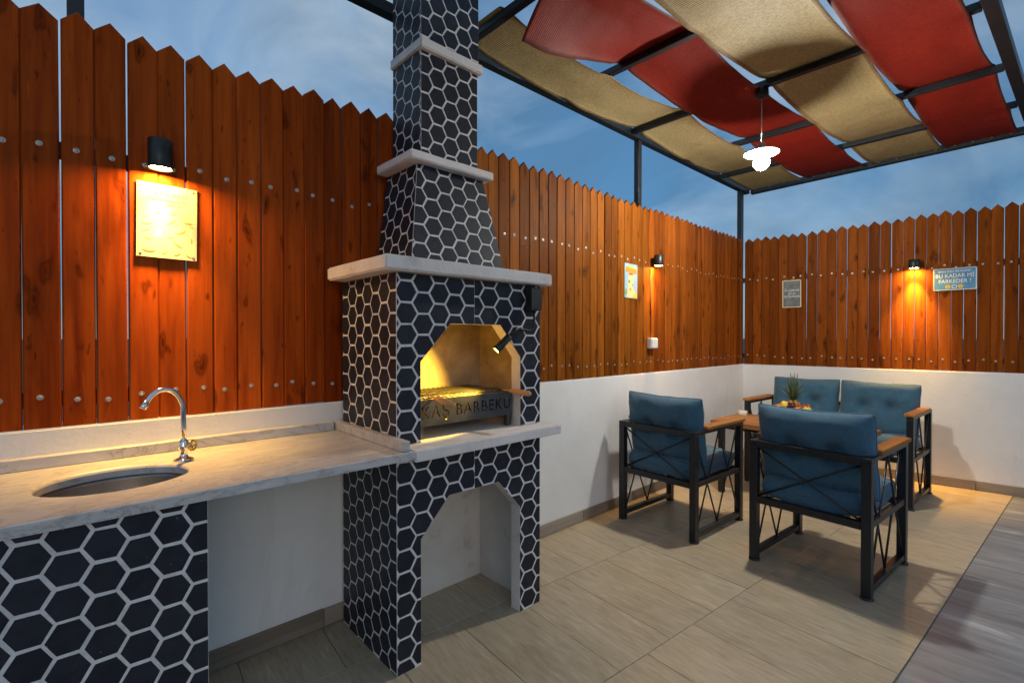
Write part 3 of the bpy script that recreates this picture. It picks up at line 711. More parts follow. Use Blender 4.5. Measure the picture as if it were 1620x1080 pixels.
for z0, z1, nm in ((0, .848, 'base'), (.897, 1.570, 'firebox')):
    lm = 'hearth' if nm == 'base' else 'soot'
    bpart(nm+'_side', BX0, BX0+.03, BYF+.0621, BYB, z0, z1, 'mortar'); bpart(nm+'_side', BX1-.03, BX1, BYF+.0621, BYB, z0, z1, 'mortar')
    bpart(nm+'_lining', BX0+.0301, BX0+.036, BYF+.0621, BYB-.06, z0, z1, lm); bpart(nm+'_lining', BX1-.036, BX1-.0301, BYF+.0621, BYB-.06, z0, z1, lm)
    bpart(nm+'_back', BX0+.0301, BX1-.0301, BYB-.0599, BYB, z0, z1, lm)
    # lining of the front opening
    op = low_open if nm == 'base' else up_open
    bm = bmesh.new(); ins = .0016
    prof = [op[0], op[5], op[4], op[3], op[2], op[1]]
    for (xa, za), (xb, zb) in zip(prof, prof[1:]):
        dx, dz = xb-xa, zb-za; l_ = math.hypot(dx, dz); nx_, nz_ = dz/l_*ins, -dx/l_*ins
        q = [(xa, za), (xb, zb), (xb+nx_, zb+nz_), (xa+nx_, za+nz_)]
        f_ = [bm.verts.new((x-OB.x, BYF+.001-OB.y, z)) for x, z in q]; g_ = [bm.verts.new((x-OB.x, BYF+.061-OB.y, z)) for x, z in q]
        bm.faces.new(f_); bm.faces.new(g_[::-1])
        for i in range(4): bm.faces.new((f_[(i+1) % 4], f_[i], g_[i], g_[(i+1) % 4]))
    bmesh.ops.recalc_face_normals(bm, faces=bm.faces[:]); bm_obj('opening_lining', bm, 'hearth', bbq)
bpart('base_ceiling', BX0+.037, BX1-.037, BYF+.063, BYB-.061, .80, .847)
# smoke gather: sloped inner ceiling of the firebox
bm = bmesh.new(); x0, x1 = BX0+.037-OB.x, BX1-.037-OB.x; ya, yb = BYF+.063-OB.y, BYB-.061-OB.y
bottom = [(x0, ya, 1.40), (x1, ya, 1.40), (x1, yb, 1.40), (x0, yb, 1.40)]; topv = [(x0+.2, ya+.1, 1.56), (x1-.2, ya+.1, 1.56), (x1-.2, yb-.05, 1.56), (x0+.2, yb-.05, 1.56)]
bv_ = [bm.verts.new(p) for p in bottom]; tv_ = [bm.verts.new(p) for p in topv]
for i in range(4): bm.faces.new((bv_[i], bv_[(i+1) % 4], tv_[(i+1) % 4], tv_[i]))
bm.faces.new(tv_); bm_obj('smoke_gather', bm, 'soot', bbq)

def ledge(name, x0, x1, y0, y1, z0, z1, seed=0, lip=.004):
    bm = bmesh.new(); box(bm, x0-OB.x, x1-OB.x, y0-OB.y, y1-OB.y, z0, z1)
    bmesh.ops.subdivide_edges(bm, edges=bm.edges[:], cuts=7, use_grid_fill=True)
    for v_ in bm.verts:
        q = v_.co*9+Vector((seed, seed*2, 0)); v_.co += Vector((mnoise.noise(q), mnoise.noise(q+Vector((9, 0, 0))), mnoise.noise(q+Vector((0, 9, 0)))))*.0022
    bmesh.ops.recalc_face_normals(bm, faces=bm.faces[:])
    bmesh.ops.bevel(bm, geom=[e for e in bm.edges if len(e.link_faces) == 2 and e.calc_face_angle(0) > 1.0], offset=lip, segments=2, affect='EDGES')
    return bm_obj(name, bm, 'ledge', bbq)
ledge('hearth_shelf', .957, 1.775, 1.562, BYB, .851, .894, 1)
ledge('mantel_slab', .866, 1.770, 1.618, BYB-.005, 1.572, 1.628, 2, .006)
# tapered hood and chimney
CX0, CX1, CY0, CY1 = 1.195, 1.521, 1.90, 2.155
HX0, HX1, HY0 = 1.105, 1.650, 1.835
hz0, hz1 = 1.629, 2.098
def frustum(name, b0, t0, m):
    bm = bmesh.new(); vb = [bm.verts.new(Vector(p)-OB) for p in b0]; vt = [bm.verts.new(Vector(p)-OB) for p in t0]
    bm.faces.new(vb[::-1]); bm.faces.new(vt)
    for i in range(4): bm.faces.new((vb[i], vb[(i+1) % 4], vt[(i+1) % 4], vt[i]))
    bmesh.ops.recalc_face_normals(bm, faces=bm.faces[:]); return bm_obj(name, bm, m, bbq)
TX0, TX1, TY0 = 1.165, 1.545, 1.885
frustum('hood', [(HX0, HY0, hz0), (HX1, HY0, hz0), (HX1, CY1, hz0), (HX0, CY1, hz0)], [(TX0, TY0, hz1), (TX1, TY0, hz1), (TX1, CY1, hz1), (TX0, CY1, hz1)], 'mortar')
ledge('chimney_ledge', 1.106, 1.578, 1.838, CY1+.0, 2.0985, 2.138, 3, .005)
bpart('chimney', CX0, CX1, CY0, CY1-.002, 2.139, 2.624, 'mortar')
ledge('chimney_ledge', 1.180, 1.540, 1.874, CY1+.0, 2.625, 2.672, 4, .005)
bpart('chimney', CX0, CX1+.008, CY0, CY1-.002, 2.673, 3.40, 'mortar')
ledge('chimney_cap', 1.15, 1.575, 1.85, CY1+.02, 3.401, 3.45, 5, .005)

fF = lambda u, w, o: Vector((u, BYF-o, w))-OB
fS = lambda u, w, o: Vector((BX0-o, u, w))-OB
fR = lambda u, w, o: Vector((BX1+o, u, w))-OB
def rect(x0, x1, z0, z1): return [(x0, z0), (x1, z0), (x1, z1), (x0, z1)]
SEAM = 1.322; G = .0090
def grow(p, d):
    cx = sum(q[0] for q in p)/len(p); cz = sum(q[1] for q in p)/len(p)
    return [(x+math.copysign(d, x-cx), z+math.copysign(d, z-cz)) for x, z in p]
lowh = [(1.047, -.05), (1.600, -.05)]+low_open[2:]; uph = [(1.047, .80), (1.602, .80)]+up_open[2:]
lay(hexes(.982, 1.4985, .0785, .0850, G, rect(BX0+.001, SEAM-.001, .898, 1.569), uph, seed=1), fF, bbq)
lay(hexes(1.407, 1.4975, .0868, .0850, G, rect(SEAM+.001, BX1-.001, .898, 1.569), uph, seed=2), fF, bbq)
lay(hexes(.974, .701, .0785, .0867, G, rect(BX0+.001, SEAM-.001, .002, .847), lowh, seed=3), fF, bbq)
lay(hexes(1.400, .701, .0850, .0870, G, rect(SEAM+.001, BX1-.001, .002, .847), lowh, seed=4), fF, bbq)
lay(hexes(1.770, 1.501, .0722, .0870, G, rect(BYF+.004, BYB, .898, 1.569), seed=5), fS, bbq)
lay(hexes(1.770, .701, .0722, .0867, G, rect(BYF+.004, BYB, .002, .847), seed=6), fS, bbq)
# tilted hood faces: u along the face, w up the slope
sl = math.hypot(hz1-hz0, TY0-HY0); du = Vector((0, (TY0-HY0)/sl, (hz1-hz0)/sl)); nf = Vector((0, -(hz1-hz0)/sl, (TY0-HY0)/sl))
fH = lambda u, w, o: Vector((u, HY0, hz0))+du*w+nf*o-OB
lay(hexes(1.232, .276, .0765, .0845, G, [(HX0+.001, .001), (HX1-.001, .001), (TX1-.001, sl-.001), (TX0+.001, sl-.001)], seed=7), fH, bbq)
sl2 = math.hypot(hz1-hz0, TX0-HX0); du2 = Vector(((TX0-HX0)/sl2, 0, (hz1-hz0)/sl2)); nf2 = Vector((-(hz1-hz0)/sl2, 0, (TX0-HX0)/sl2))
fHS = lambda u, w, o: Vector((HX0, u, hz0))+du2*w+nf2*o-OB
lay(hexes(1.93, .03, .0700, .0850, G, [(HY0+.003, .001), (CY1, .001), (CY1, sl2-.001), (TY0+.003, sl2-.001)], seed=8), fHS, bbq)
fC = lambda u, w, o: Vector((u, CY0-o, w))-OB
fCS = lambda u, w, o: Vector((CX0-o, u, w))-OB
lay(hexes(1.286, 2.436, .0755, .0850, G, rect(CX0+.001, CX1-.001, 2.140, 2.623), seed=9), fC, bbq, limit=298)
lay(hexes(1.286, 2.436, .0755, .0850, G, rect(CX0+.001, CX1+.007, 2.674, 3.399), seed=10), fC, bbq, limit=298)
lay(hexes(1.941, 2.424, .0722, .0820, G, rect(CY0+.003, CY1-.003, 2.140, 2.623), seed=11), fCS, bbq, limit=298)
lay(hexes(1.941, 2.424, .0722, .0820, G, rect(CY0+.003, CY1-.003, 2.674, 3.399), seed=12), fCS, bbq, limit=298)
lay(hexes(1.770, 1.501, .0722, .0870, G, rect(BYF+.004, BYB, .898, 1.569), seed=13), fR, bbq, joined=REST)
lay(hexes(1.770, .701, .0722, .0867, G, rect(BYF+.004, BYB, .002, .847), seed=14), fR, bbq, joined=REST)
fCR = lambda u, w, o: Vector((CX1+o+(.008 if w > 2.65 else 0), u, w))-OB
lay(hexes(1.941, 2.424, .0722, .0820, G, rect(CY0+.003, CY1-.003, 2.140, 2.623), seed=15), fCR, bbq, joined=REST)
lay(hexes(1.941, 2.424, .0722, .0820, G, rect(CY0+.003, CY1-.003, 2.674, 3.399), seed=16), fCR, bbq, joined=REST)
nf3 = Vector(((hz1-hz0)/sl2, 0, (HX1-TX1)/sl2)); du3 = Vector((-(HX1-TX1)/sl2, 0, (hz1-hz0)/sl2))
fHR = lambda u, w, o: Vector((HX1, u, hz0))+du3*w+nf3*o-OB
lay(hexes(1.93, .03, .0700, .0850, G, [(HY0+.003, .001), (CY1, .001), (CY1, sl2-.02), (TY0+.003, sl2-.02)], seed=17), fHR, bbq, joined=REST)
bmesh.ops.recalc_face_normals(REST, faces=REST.faces[:])
o = bm_obj('hexagon_tiles', REST, 'tile', bbq); o['kind'] = 'stuff'

# ------------------------------------------------------------------ counter with sink, tap
cnt = empty('sink_counter', (.1, 1.87, 0)); OC = Vector((.1, 1.87, 0)); tag(cnt, 'marble sink counter on a hexagon tiled pier at the left', 'counter')
CZ0, CZ1 = .866, .896; cxs, cys, sa_, sb_ = .112, 1.872, .180, .150; X0c, X1c, Y0c, Y1c = -1.15, .956, 1.560, 2.176
bm = bmesh.new(); NS = 64
def rectpt(a, x0, x1, y0, y1):
    dx, dy = cos(a), sin(a); ks = []
    if dx > 1e-9: ks.append((x1-cxs)/dx)
    if dx < -1e-9: ks.append((x0-cxs)/dx)
    if dy > 1e-9: ks.append((y1-cys)/dy)
    if dy < -1e-9: ks.append((y0-cys)/dy)
    k = min(ks); return (cxs+dx*k, cys+dy*k)
angs = sorted([2*pi*k/NS for k in range(NS)]+[math.atan2(y-cys, x-cxs) % (2*pi) for x in (X0c, X1c) for y in (Y0c, Y1c)])
def ringv(z, f): return [bm.verts.new(Vector((*f(a), z))-OC) for a in angs]
el = lambda k: (lambda a: (cxs+(sa_+k)*cos(math.atan2(sin(a)/sb_, cos(a)/sa_)), cys+(sb_+k)*sin(math.atan2(sin(a)/sb_, cos(a)/sa_))))
rc = lambda d: (lambda a: rectpt(a, X0c+d, X1c-d, Y0c+d, Y1c-d))
seq = [ringv(CZ0, el(0)), ringv(CZ1-.010, el(0)), ringv(CZ1-.004, el(.003)), ringv(CZ1, el(.010)), ringv(CZ1, rc(.003)), ringv(CZ1-.003, rc(0)), ringv(CZ0, rc(0))]
seq.append(seq[0])
for p, q in zip(seq, seq[1:]):
    for i in range(len(angs)): bm.faces.new((p[i], p[(i+1) % len(angs)], q[(i+1) % len(angs)], q[i]))
bmesh.ops.recalc_face_normals(bm, faces=bm.faces[:]); o = bm_obj('countertop', bm, 'marble', cnt)
def cpart(name, x0, x1, y0, y1, z0, z1, m, bev=.003, seg=1): return bbox(name, x0-OC.x, x1-OC.x, y0-OC.y, y1-OC.y, z0, z1, m, cnt, bev, seg)
cpart('upstand', -1.15, .900, 2.164, 2.1985, CZ1+.0005, .936, 'marble')
cpart('upstand', .905, .937, 1.566, 2.196, CZ1+.0005, .936, 'marble')
bm = bmesh.new(); prof = []
for k in range(13):
    a = pi/2*k/12; prof.append((cos(a)**.55, -sin(a)**1.2*.145))
n = 48; rings = []
for r_, z in prof: rings.append([bm.verts.new(Vector((cxs+(sa_+.004)*max(r_, .12)*cos(2*pi*k/n), cys+(sb_+.004)*max(r_, .12)*sin(2*pi*k/n), CZ0-.0005+z))-OC) for k in range(n)])
for q in range(len(rings)-1):
    for k in range(n): bm.faces.new((rings[q][k], rings[q][(k+1) % n], rings[q+1][(k+1) % n], rings[q+1][k]))
bm.faces.new(rings[-1]); bmesh.ops.recalc_face_normals(bm, faces=bm.faces[:])
basin = bm_obj('basin', bm, 'steel', cnt, True); md = basin.modifiers.new('thick', 'SOLIDIFY'); md.thickness = .0015; md.offset = -1
bm = bmesh.new(); lathe(bm, [(.032, .0), (.030, .003), (.02, .0015), (.004, .0015)], 24, (cxs-OC.x, cys-OC.y, CZ0-.1435)); bm_obj('drain', bm, 'chrome', basin, True)
# pier
PX0, PX1, PYF = -.72, .293, 1.580
pier = cpart('pier', PX0, PX1, PYF, 1.72, 0, CZ0-.001, 'mortar', 0)
TILE_BUDGET[0] = 0; fP = lambda u, w, o: Vector((u, PYF-o, w))-OC
lay(hexes(-.067, .719, .0693, .0825, .0092, rect(PX0+.001, PX1-.001, .002, CZ0-.004), seed=20), fP, pier)

tapx, tapy = .300, 1.995
tap = empty('tap', (tapx, tapy, CZ1+.0005)); tag(tap, 'chrome swan neck tap standing on the counter behind the sink', 'tap')
bm = bmesh.new(); lathe(bm, [(.030, 0), (.031, .003), (.024, .007), (.014, .010), (.012, .018), (.0125, .034), (.016, .040), (.0165, .052), (.013, .058), (.0135, .066), (.009, .070)], 24); bm_obj('tap_body', bm, 'chrome', tap, True)
arc = [(0, 0, .062), (0, 0, .11), (-.001, -.001, .15)]
for k in range(1, 15):
    a = pi*.80*k/14; rr = .062; arc.append((-(rr-rr*cos(a))*.93, -(rr-rr*cos(a))*.30, .165+rr*sin(a)*1.35+(.0)))
e1, e0 = Vector(arc[-1]), Vector(arc[-2]); arc.append(tuple(e1+(e1-e0).normalized()*.012))
bm = bmesh.new(); tube(bm, arc, .0085, 14); sp_ = bm_obj('spout', bm, 'chrome', tap, True)
bm = bmesh.new(); d_ = (e1-e0).normalized(); tube(bm, [e1, e1+d_*.018, e1+d_*.026], .0108, 14); bm_obj('aerator', bm, 'chrome', sp_, True)
hd = Vector((.55, -.83, .1)).normalized()
bm = bmesh.new(); tube(bm, [Vector((0, 0, .047)), Vector((0, 0, .047))+hd*.034], .007, 12); hdl = bm_obj('handle', bm, 'chrome', tap, True)
bm = bmesh.new(); cpos = Vector((0, 0, .047))+hd*.036; a1 = hd.cross(Vector((0, 0, 1))).normalized(); a2 = a1.cross(hd)
tube(bm, [cpos+a1*.016*cos(2*pi*k/20)+a2*.016*sin(2*pi*k/20) for k in range(21)], .0033, 8, False)
for k in range(4): tube(bm, [cpos, cpos+a1*.016*cos(pi*k/2)+a2*.016*sin(pi*k/2)], .0025, 6)
bm_obj('wheel', bm, 'brass', hdl, True)

# ------------------------------------------------------------------ charcoal tray, rack, barbecue lamp
TRX0, TRX1, TRY0, TRY1, TRZ0, TRZ1 = 1.062, 1.585, 1.715, 2.06, .948, 1.056
tray = empty('charcoal_tray', (1.32, 1.89, .895)); OT = Vector((1.32, 1.89, .895)); tag(tray, 'dark steel charcoal tray with cut out lettering inside the barbecue', 'grill tray')
def tpart(name, x0, x1, y0, y1, z0, z1, m='grill_steel', bev=.0008): return bbox(name, x0-OT.x, x1-OT.x, y0-OT.y, y1-OT.y, z0-OT.z, z1-OT.z, m, tray, bev)
def cut_plate():
    cu = bpy.data.curves.new('cutter', 'FONT'); cu.body = 'KAŞ BARBEKÜ'; cu.size = .073; cu.align_x = 'CENTER'; cu.align_y = 'CENTER'; cu.extrude = .01; cu.resolution_u = 2; cu.space_character = 1.12
    to = bpy.data.objects.new('cutter', cu); COL.objects.link(to); to.rotation_euler = (pi/2, 0, 0); to.location = (.006, 0, 0); to.scale = (.97, 1, 1)
    bpy.context.view_layer.update(); dg = bpy.context.evaluated_depsgraph_get()
    tm = bpy.data.meshes.new_from_object(to.evaluated_get(dg)); tm.transform(to.matrix_world)
    bmt = bmesh.new(); bmt.from_mesh(tm); bmesh.ops.remove_doubles(bmt, verts=bmt.verts[:], dist=1e-5); bmesh.ops.recalc_face_normals(bmt, faces=bmt.faces[:]); bmt.to_mesh(tm); bmt.free()
    # letters as solid prisms with a thin bridge left in each closed letter, as in cut sheet steel
    bmt = bmesh.new(); bmt.from_mesh(tm); seen = set(); isl = []
    for v0 in bmt.verts:
        if v0 in seen: continue
        st = [v0]; comp = []; seen.add(v0)
        while st:
            a_ = st.pop(); comp.append(a_)
            for e_ in a_.link_edges:
                b2 = e_.other_vert(a_)
                if b2 not in seen: seen.add(b2); st.append(b2)
        xs_ = [v_.co.x for v_ in comp]; isl.append((min(xs_), max(xs_), max(v_.co.z for v_ in comp)-min(v_.co.z for v_ in comp)))
    bmt.free(); big = sorted([i_ for i_ in isl if i_[2] > .03]); bars = []
    for k_ in (1, 3, 4, 5, 6):
        if k_ < len(big): bars.append(big[k_][0]*.58+big[k_][1]*.42)
    co = bpy.data.objects.new('cutter_mesh', tm); COL.objects.link(co)
    bm = bmesh.new(); box(bm, TRX0-OT.x, TRX1-OT.x, -.001, .001, -(TRZ1-TRZ0)/2, (TRZ1-TRZ0)/2)
    bmesh.ops.recalc_face_normals(bm, faces=bm.faces[:]); pl = bm_obj('front_plate', bm, 'grill_steel'); bmb = bmesh.new()
    for xb in bars: box(bmb, xb-.0022, xb+.0022, -.03, .03, -.045, .045)
    bmesh.ops.recalc_face_normals(bmb, faces=bmb.faces[:]); bo = bm_obj('bridge', bmb, 'grill_steel')
    mb = co.modifiers.new('bridge', 'BOOLEAN'); mb.operation = 'DIFFERENCE'; mb.solver = 'FAST'; mb.object = bo
    md = pl.modifiers.new('cut', 'BOOLEAN'); md.operation = 'DIFFERENCE'; md.solver = 'FAST'; md.object = co
    bpy.context.view_layer.update(); dg = bpy.context.evaluated_depsgraph_get()
    me = bpy.data.meshes.new_from_object(pl.evaluated_get(dg))
    for o in (to, co, pl, bo): bpy.data.objects.remove(o)
    return me
try:
    pm = cut_plate(); pm.materials.clear()
    me_obj('front_plate', pm, 'grill_steel', tray, False, (0.0, TRY0-OT.y, (TRZ0+TRZ1)/2-OT.z))
except Exception as ex_:
    print('cut failed', ex_); tpart('front_plate', TRX0, TRX1, TRY0, TRY0+.002, TRZ0, TRZ1)
tpart('back_plate', TRX0, TRX1, TRY1-.002, TRY1, TRZ0, TRZ1); tpart('end_plate', TRX0, TRX0+.002, TRY0+.0025, TRY1-.0025, TRZ0, TRZ1); tpart('end_plate', TRX1-.002, TRX1, TRY0+.0025, TRY1-.0025, TRZ0, TRZ1)
tpart('tray_floor', TRX0+.003, TRX1-.003, TRY0+.003, TRY1-.003, TRZ0+.004, TRZ0+.012, 'tray_liner')
for x in (TRX0+.004, TRX1-.028):
    for y in (TRY0+.004, TRY1-.028): tpart('leg', x, x+.024, y, y+.024, .8955, TRZ0-.0005)
rack = empty('grill_rack', (1.32, 1.89, 1.066)); OR_ = Vector((1.32, 1.89, 1.066)); tag(rack, 'wire grill rack with two wooden handles lying on the tray', 'grill rack')
bm = bmesh.new(); rx0, rx1, ry0, ry1 = 1.075-OR_.x, 1.565-OR_.x, 1.735-OR_.y, 2.045-OR_.y
nb = 19
for k in range(nb):
    x = rx0+(rx1-rx0)*k/(nb-1); tube(bm, [(x, ry0, 0), (x, ry1, 0)], .0026, 6)
for y in (ry0, (ry0*2+ry1)/3, (ry0+ry1*2)/3, ry1): tube(bm, [(rx0, y, -.005), (rx1, y, -.005)], .0030, 6)
o = bm_obj('wire_grid', bm, 'grill_steel', rack, True)
bm = bmesh.new(); box(bm, rx0+.004, rx1-.004, ry0+.004, ry1-.004, -.012, -.0105); bm_obj('lower_sheet', bm, 'tray_liner', rack)
for x, dx, dz in ((rx0+.065, .0, -.020), (rx1-.012, .015, -.006)):
    bm = bmesh.new(); tube(bm, [(x, ry0+.02, -.002), (x+dx*.3, ry0-.05, -.002)], .004, 8); rod = bm_obj('handle_rod', bm, 'zinc', rack, True)
    bm = bmesh.new(); p0 = Vector((x+dx*.3, ry0-.035, -.001)); p1 = Vector((x+dx, ry0-.165, -.001+dz)); tube(bm, [p0, p0.lerp(p1, .1), p0.lerp(p1, .5), p0.lerp(p1, .93), p1], .012, 12, True, [.0075, .0115, .0135, .0125, .0075]); bm_obj('handle', bm, 'handle_wood', rack, True)

lampb = empty('barbecue_lamp', (1.669, BYF-.004, 1.50)); OL = Vector((1.669, BYF-.004, 1.50)); tag(lampb, 'small black clip lamp with a box and cable on the barbecue front', 'lamp')
bbox('driver_box', -.040, .040, -.040, -.0005, -.052, .055, 'plastic_b', lampb, .005, 2)
cab = [(.0, -.02, -.050), (.001, -.022, -.09), (-.004, -.022, -.135), (-.03, -.02, -.150), (-.075, -.018, -.146), (-.118, -.02, -.140)]
bm = bmesh.new(); tube(bm, cab, .0055, 8); bm_obj('cable', bm, 'plastic_b', lampb, True)
h0, h1 = Vector((1.545, 1.632, 1.362))-OL, Vector((1.447, 1.672, 1.258))-OL
bm = bmesh.new(); tube(bm, [h0, h0.lerp(h1, .35)], .009, 10); bm_obj('stem', bm, 'plastic_b', lampb, True)
hm = h0.lerp(h1, .36); bm = bmesh.new(); dd = (h1-h0).normalized()
tube(bm, [hm, hm.lerp(h1, .05), hm.lerp(h1, .94), h1], .018, 16, False, [.012, .0175, .0185, .0185]); bmesh.ops.holes_fill(bm, edges=[e for e in bm.edges if e.is_boundary and (e.verts[0].co-hm).length < .02]); bm_obj('lamp_head', bm, 'plastic_b', lampb, True)
bm = bmesh.new(); bmesh.ops.create_circle(bm, cap_ends=True, segments=16, radius=.0165)
lens = bm_obj('lens', bm, emis('barbecue_lamp_glow', (1, .70, .14), 14), lampb, False, h1-dd*.004); lens.rotation_euler = dd.to_track_quat('Z', 'Y').to_euler()
sp_d = bpy.data.lights.new('barbecue_spot', 'SPOT'); sp_d.energy = 30; sp_d.color = (1, .60, .07); sp_d.spot_size = radians(92); sp_d.spot_blend = .7; sp_d.shadow_soft_size = .012
spo = bpy.data.objects.new('barbecue_spot', sp_d); COL.objects.link(spo); spo.parent = lampb; spo.location = h1+dd*.004
aim = Vector((1.22, 1.93, 1.07))-OL-h1; spo.rotation_euler = aim.to_track_quat('-Z', 'Y').to_euler()

# ------------------------------------------------------------------ garden furniture
def cushion(name, w, h, t, parent, tufts=(), seed=0, pinch=.05, topdip=.07, m='fabric', flat=False, pw=.46, ep=2.6):
    """closed pillow: width on local y, height on local z, thickness on local x"""
    NU, NV = 40, 28; bm = bmesh.new(); F, B = [], []
    def pos(u, v_, side):
        y = w/2*u*(1-pinch*(1-v_*v_)*abs(u)**3); z = h/2*v_*(1-(topdip if v_ > 0 else pinch)*(1-u*u)*abs(v_)**3)
        rc_ = (abs(u)*abs(v_))**5; y *= 1-.035*rc_; z *= 1-.05*rc_
        k = max(0, (1-abs(u)**ep)*(1-abs(v_)**ep))**pw
        x = t/2*k
        for tu, tv in tufts:
            d2 = ((u-tu)*w/2)**2+((v_-tv)*h/2)**2; x -= t*.30*math.exp(-d2/.0018)+t*.14*math.exp(-d2/.012)
        q = Vector((y*7, z*7, side*3+seed)); e = min(1, k*1.5)
        x += (.014*mnoise.noise(q)+.009*mnoise.noise(q*2.3)+.005*mnoise.noise(Vector((y*9+z*5, z*26-y*6, side*2+seed)))+0.0035*mnoise.noise(Vector((y*16, z*60, side+seed))))*e
        ed = abs(u)**6
        x += .008*mnoise.noise(Vector((y*4, z*42, seed)))*ed*e            # gathers at the short edges
        return Vector((x*side if not flat or side > 0 else x*side*.55, y+.004*mnoise.noise(Vector((0, z*12, seed+5)))*abs(u)**4, z+.004*mnoise.noise(Vector((y*12, 0, seed+7)))*abs(v_)**4))
    g = {}
    for s in (1, -1):
        for i in range(NU+1):
            for j in range(NV+1):
                edge = i in (0, NU) or j in (0, NV)
                if edge and s < 0: g[s, i, j] = g[1, i, j]; continue
                u, v_ = sin((2*i/NU-1)*pi/2), sin((2*j/NV-1)*pi/2); p = pos(u, v_, s)
                if edge: p.x = 0
                g[s, i, j] = bm.verts.new(p)
        for i in range(NU):
            for j in range(NV): bm.faces.new((g[s, i, j], g[s, i+1, j], g[s, i+1, j+1], g[s, i, j+1]) if s > 0 else (g[s, i, j+1], g[s, i+1, j+1], g[s, i+1, j], g[s, i, j]))
    ring = [g[1, i, 0].co.copy() for i in range(NU+1)]+[g[1, NU, j].co.copy() for j in range(1, NV+1)]+[g[1, i, NV].co.copy() for i in range(NU-1, -1, -1)]+[g[1, 0, j].co.copy() for j in range(NV-1, -1, -1)]
    bmesh.ops.recalc_face_normals(bm, faces=bm.faces[:])
    o = bm_obj(name, bm, m, parent, True)
    bm = bmesh.new(); tube(bm, ring, .0042, 6, False); bm_obj('piping', bm, m, o, True)
    return o
D, PST = .66, .044       # depth and post size
def seat(name, label, cat, loc, rz, width, backs, seed, group=None):
    root = empty(name, (*loc, 0), rz); tag(root, label, cat, group); hw, hd_ = width/2, D/2
    def prt(n_, x0, x1, y0, y1, z0, z1, m='frame', bev=.002, par=root): return bbox(n_, x0, x1, y0, y1, z0, z1, m, par, bev)
    for sx_ in (-1, 1):
        for sy in (-1, 1):
            cx, cy = sx_*(hd_-PST/2), sy*(hw-PST/2)
            lg = prt('leg', cx-PST/2, cx+PST/2, cy-PST/2, cy+PST/2, .014, .688)
            bm = bmesh.new(); lathe(bm, [(.030, 0), (.032, .003), (.030, .010), (.020, .0138)], 16, (cx, cy, 0)); bm_obj('foot', bm, 'plastic_b', lg, True)
    for sy in (-1, 1):
        cy = sy*(hw-PST/2)
        prt('arm_rail', -hd_, hd_, cy-PST/2, cy+PST/2, .6885, .712)
        ar = prt('armrest', -hd_+.13, hd_+.004, cy-.036, cy+.036, .7125, .736, 'wood_arm', .004)
        prt('floor_rail', -hd_+PST+.0005, hd_-PST-.0005, cy-PST/2+.004, cy+PST/2-.004, .030, .062)
        prt('seat_side_rail', -hd_+PST+.0005, hd_-PST-.0005, cy-PST/2+.006, cy+PST/2-.006, .352, .384)
        xa, xb = -hd_+PST, hd_-PST
        for k, (p, q) in enumerate((((xa, .685), (0, .066)), ((xb, .685), (0, .066)), ((0, .685), (xa, .066)), ((0, .685), (xb, .066)))):
            off = .0055 if k < 2 else -.0055; bm = bmesh.new(); tube(bm, [(p[0], cy+off, p[1]), (q[0], cy+off, q[1])], .0055, 8); bm_obj('brace_rod', bm, 'frame', root, True)
    prt('back_rail', -hd_+.0005, -hd_+PST-.0005, -hw+PST+.0005, hw-PST-.0005, .672, .712)
    prt('seat_rail', -hd_+.003, -hd_+PST-.003, -hw+PST+.0005, hw-PST-.0005, .345, .384); prt('seat_rail', hd_-PST+.003, hd_-.003, -hw+PST+.0005, hw-PST-.0005, .345, .384)
    yb = hw-PST-.004
    for k in range(len(backs)):
        y0_ = -yb+2*yb*k/len(backs); y1_ = -yb+2*yb*(k+1)/len(backs)
        for s in (-1, 1):
            bm = bmesh.new(); xo = -hd_+PST/2+s*.006
            tube(bm, [(xo, y0_ if s > 0 else y1_, .668), (xo, y1_ if s > 0 else y0_, .388)], .0055, 8); bm_obj('brace_rod', bm, 'frame', root, True)
    ns = max(7, int(width/.085))
    for k in range(ns):
        y = -yb+.03+(2*yb-.06)*k/(ns-1); bm = bmesh.new(); box(bm, -hd_+PST-.004, hd_-PST+.004, y-.010, y+.010, .360, .370); bevel(bm, .001); bm_obj('slat', bm, 'frame', root)
    sc = cushion('seat_cushion', width-2*PST-.006, D-.050, .128, root, (), seed, .012, .012, pw=.14, ep=9); sc.rotation_euler = (0, radians(-90), 0); sc.location = (.006, 0, .4400)
    for k, (yc, bw, tl) in enumerate(backs):
        bc = cushion('back_cushion', bw, .480, .215, root, ((-.33, .05), (.33, .05)), seed+k+1, .035, .085)
        bc.location = (-hd_+.135, yc, .690); bc.rotation_euler = (radians(tl), radians(-9), 0)
    return root
seat('armchair', 'blue cushioned armchair beside the white wall, near the barbecue', 'armchair', (3.281, 1.741), radians(-2.8), .60, [(.0, .585, .6)], 10, 'matching blue armchairs with black metal frames')
seat('armchair', 'nearest blue cushioned armchair, standing by the grey paving', 'armchair', (3.292, .8215), radians(-4.5), .605, [(0.0, .60, -.5)], 20, 'matching blue armchairs with black metal frames')
seat('sofa', 'two seat blue cushioned sofa against the far white wall', 'sofa', (5.075, 1.235), radians(177), 1.27, [(-.292, .585, .5), (.292, .585, -.6)], 30)

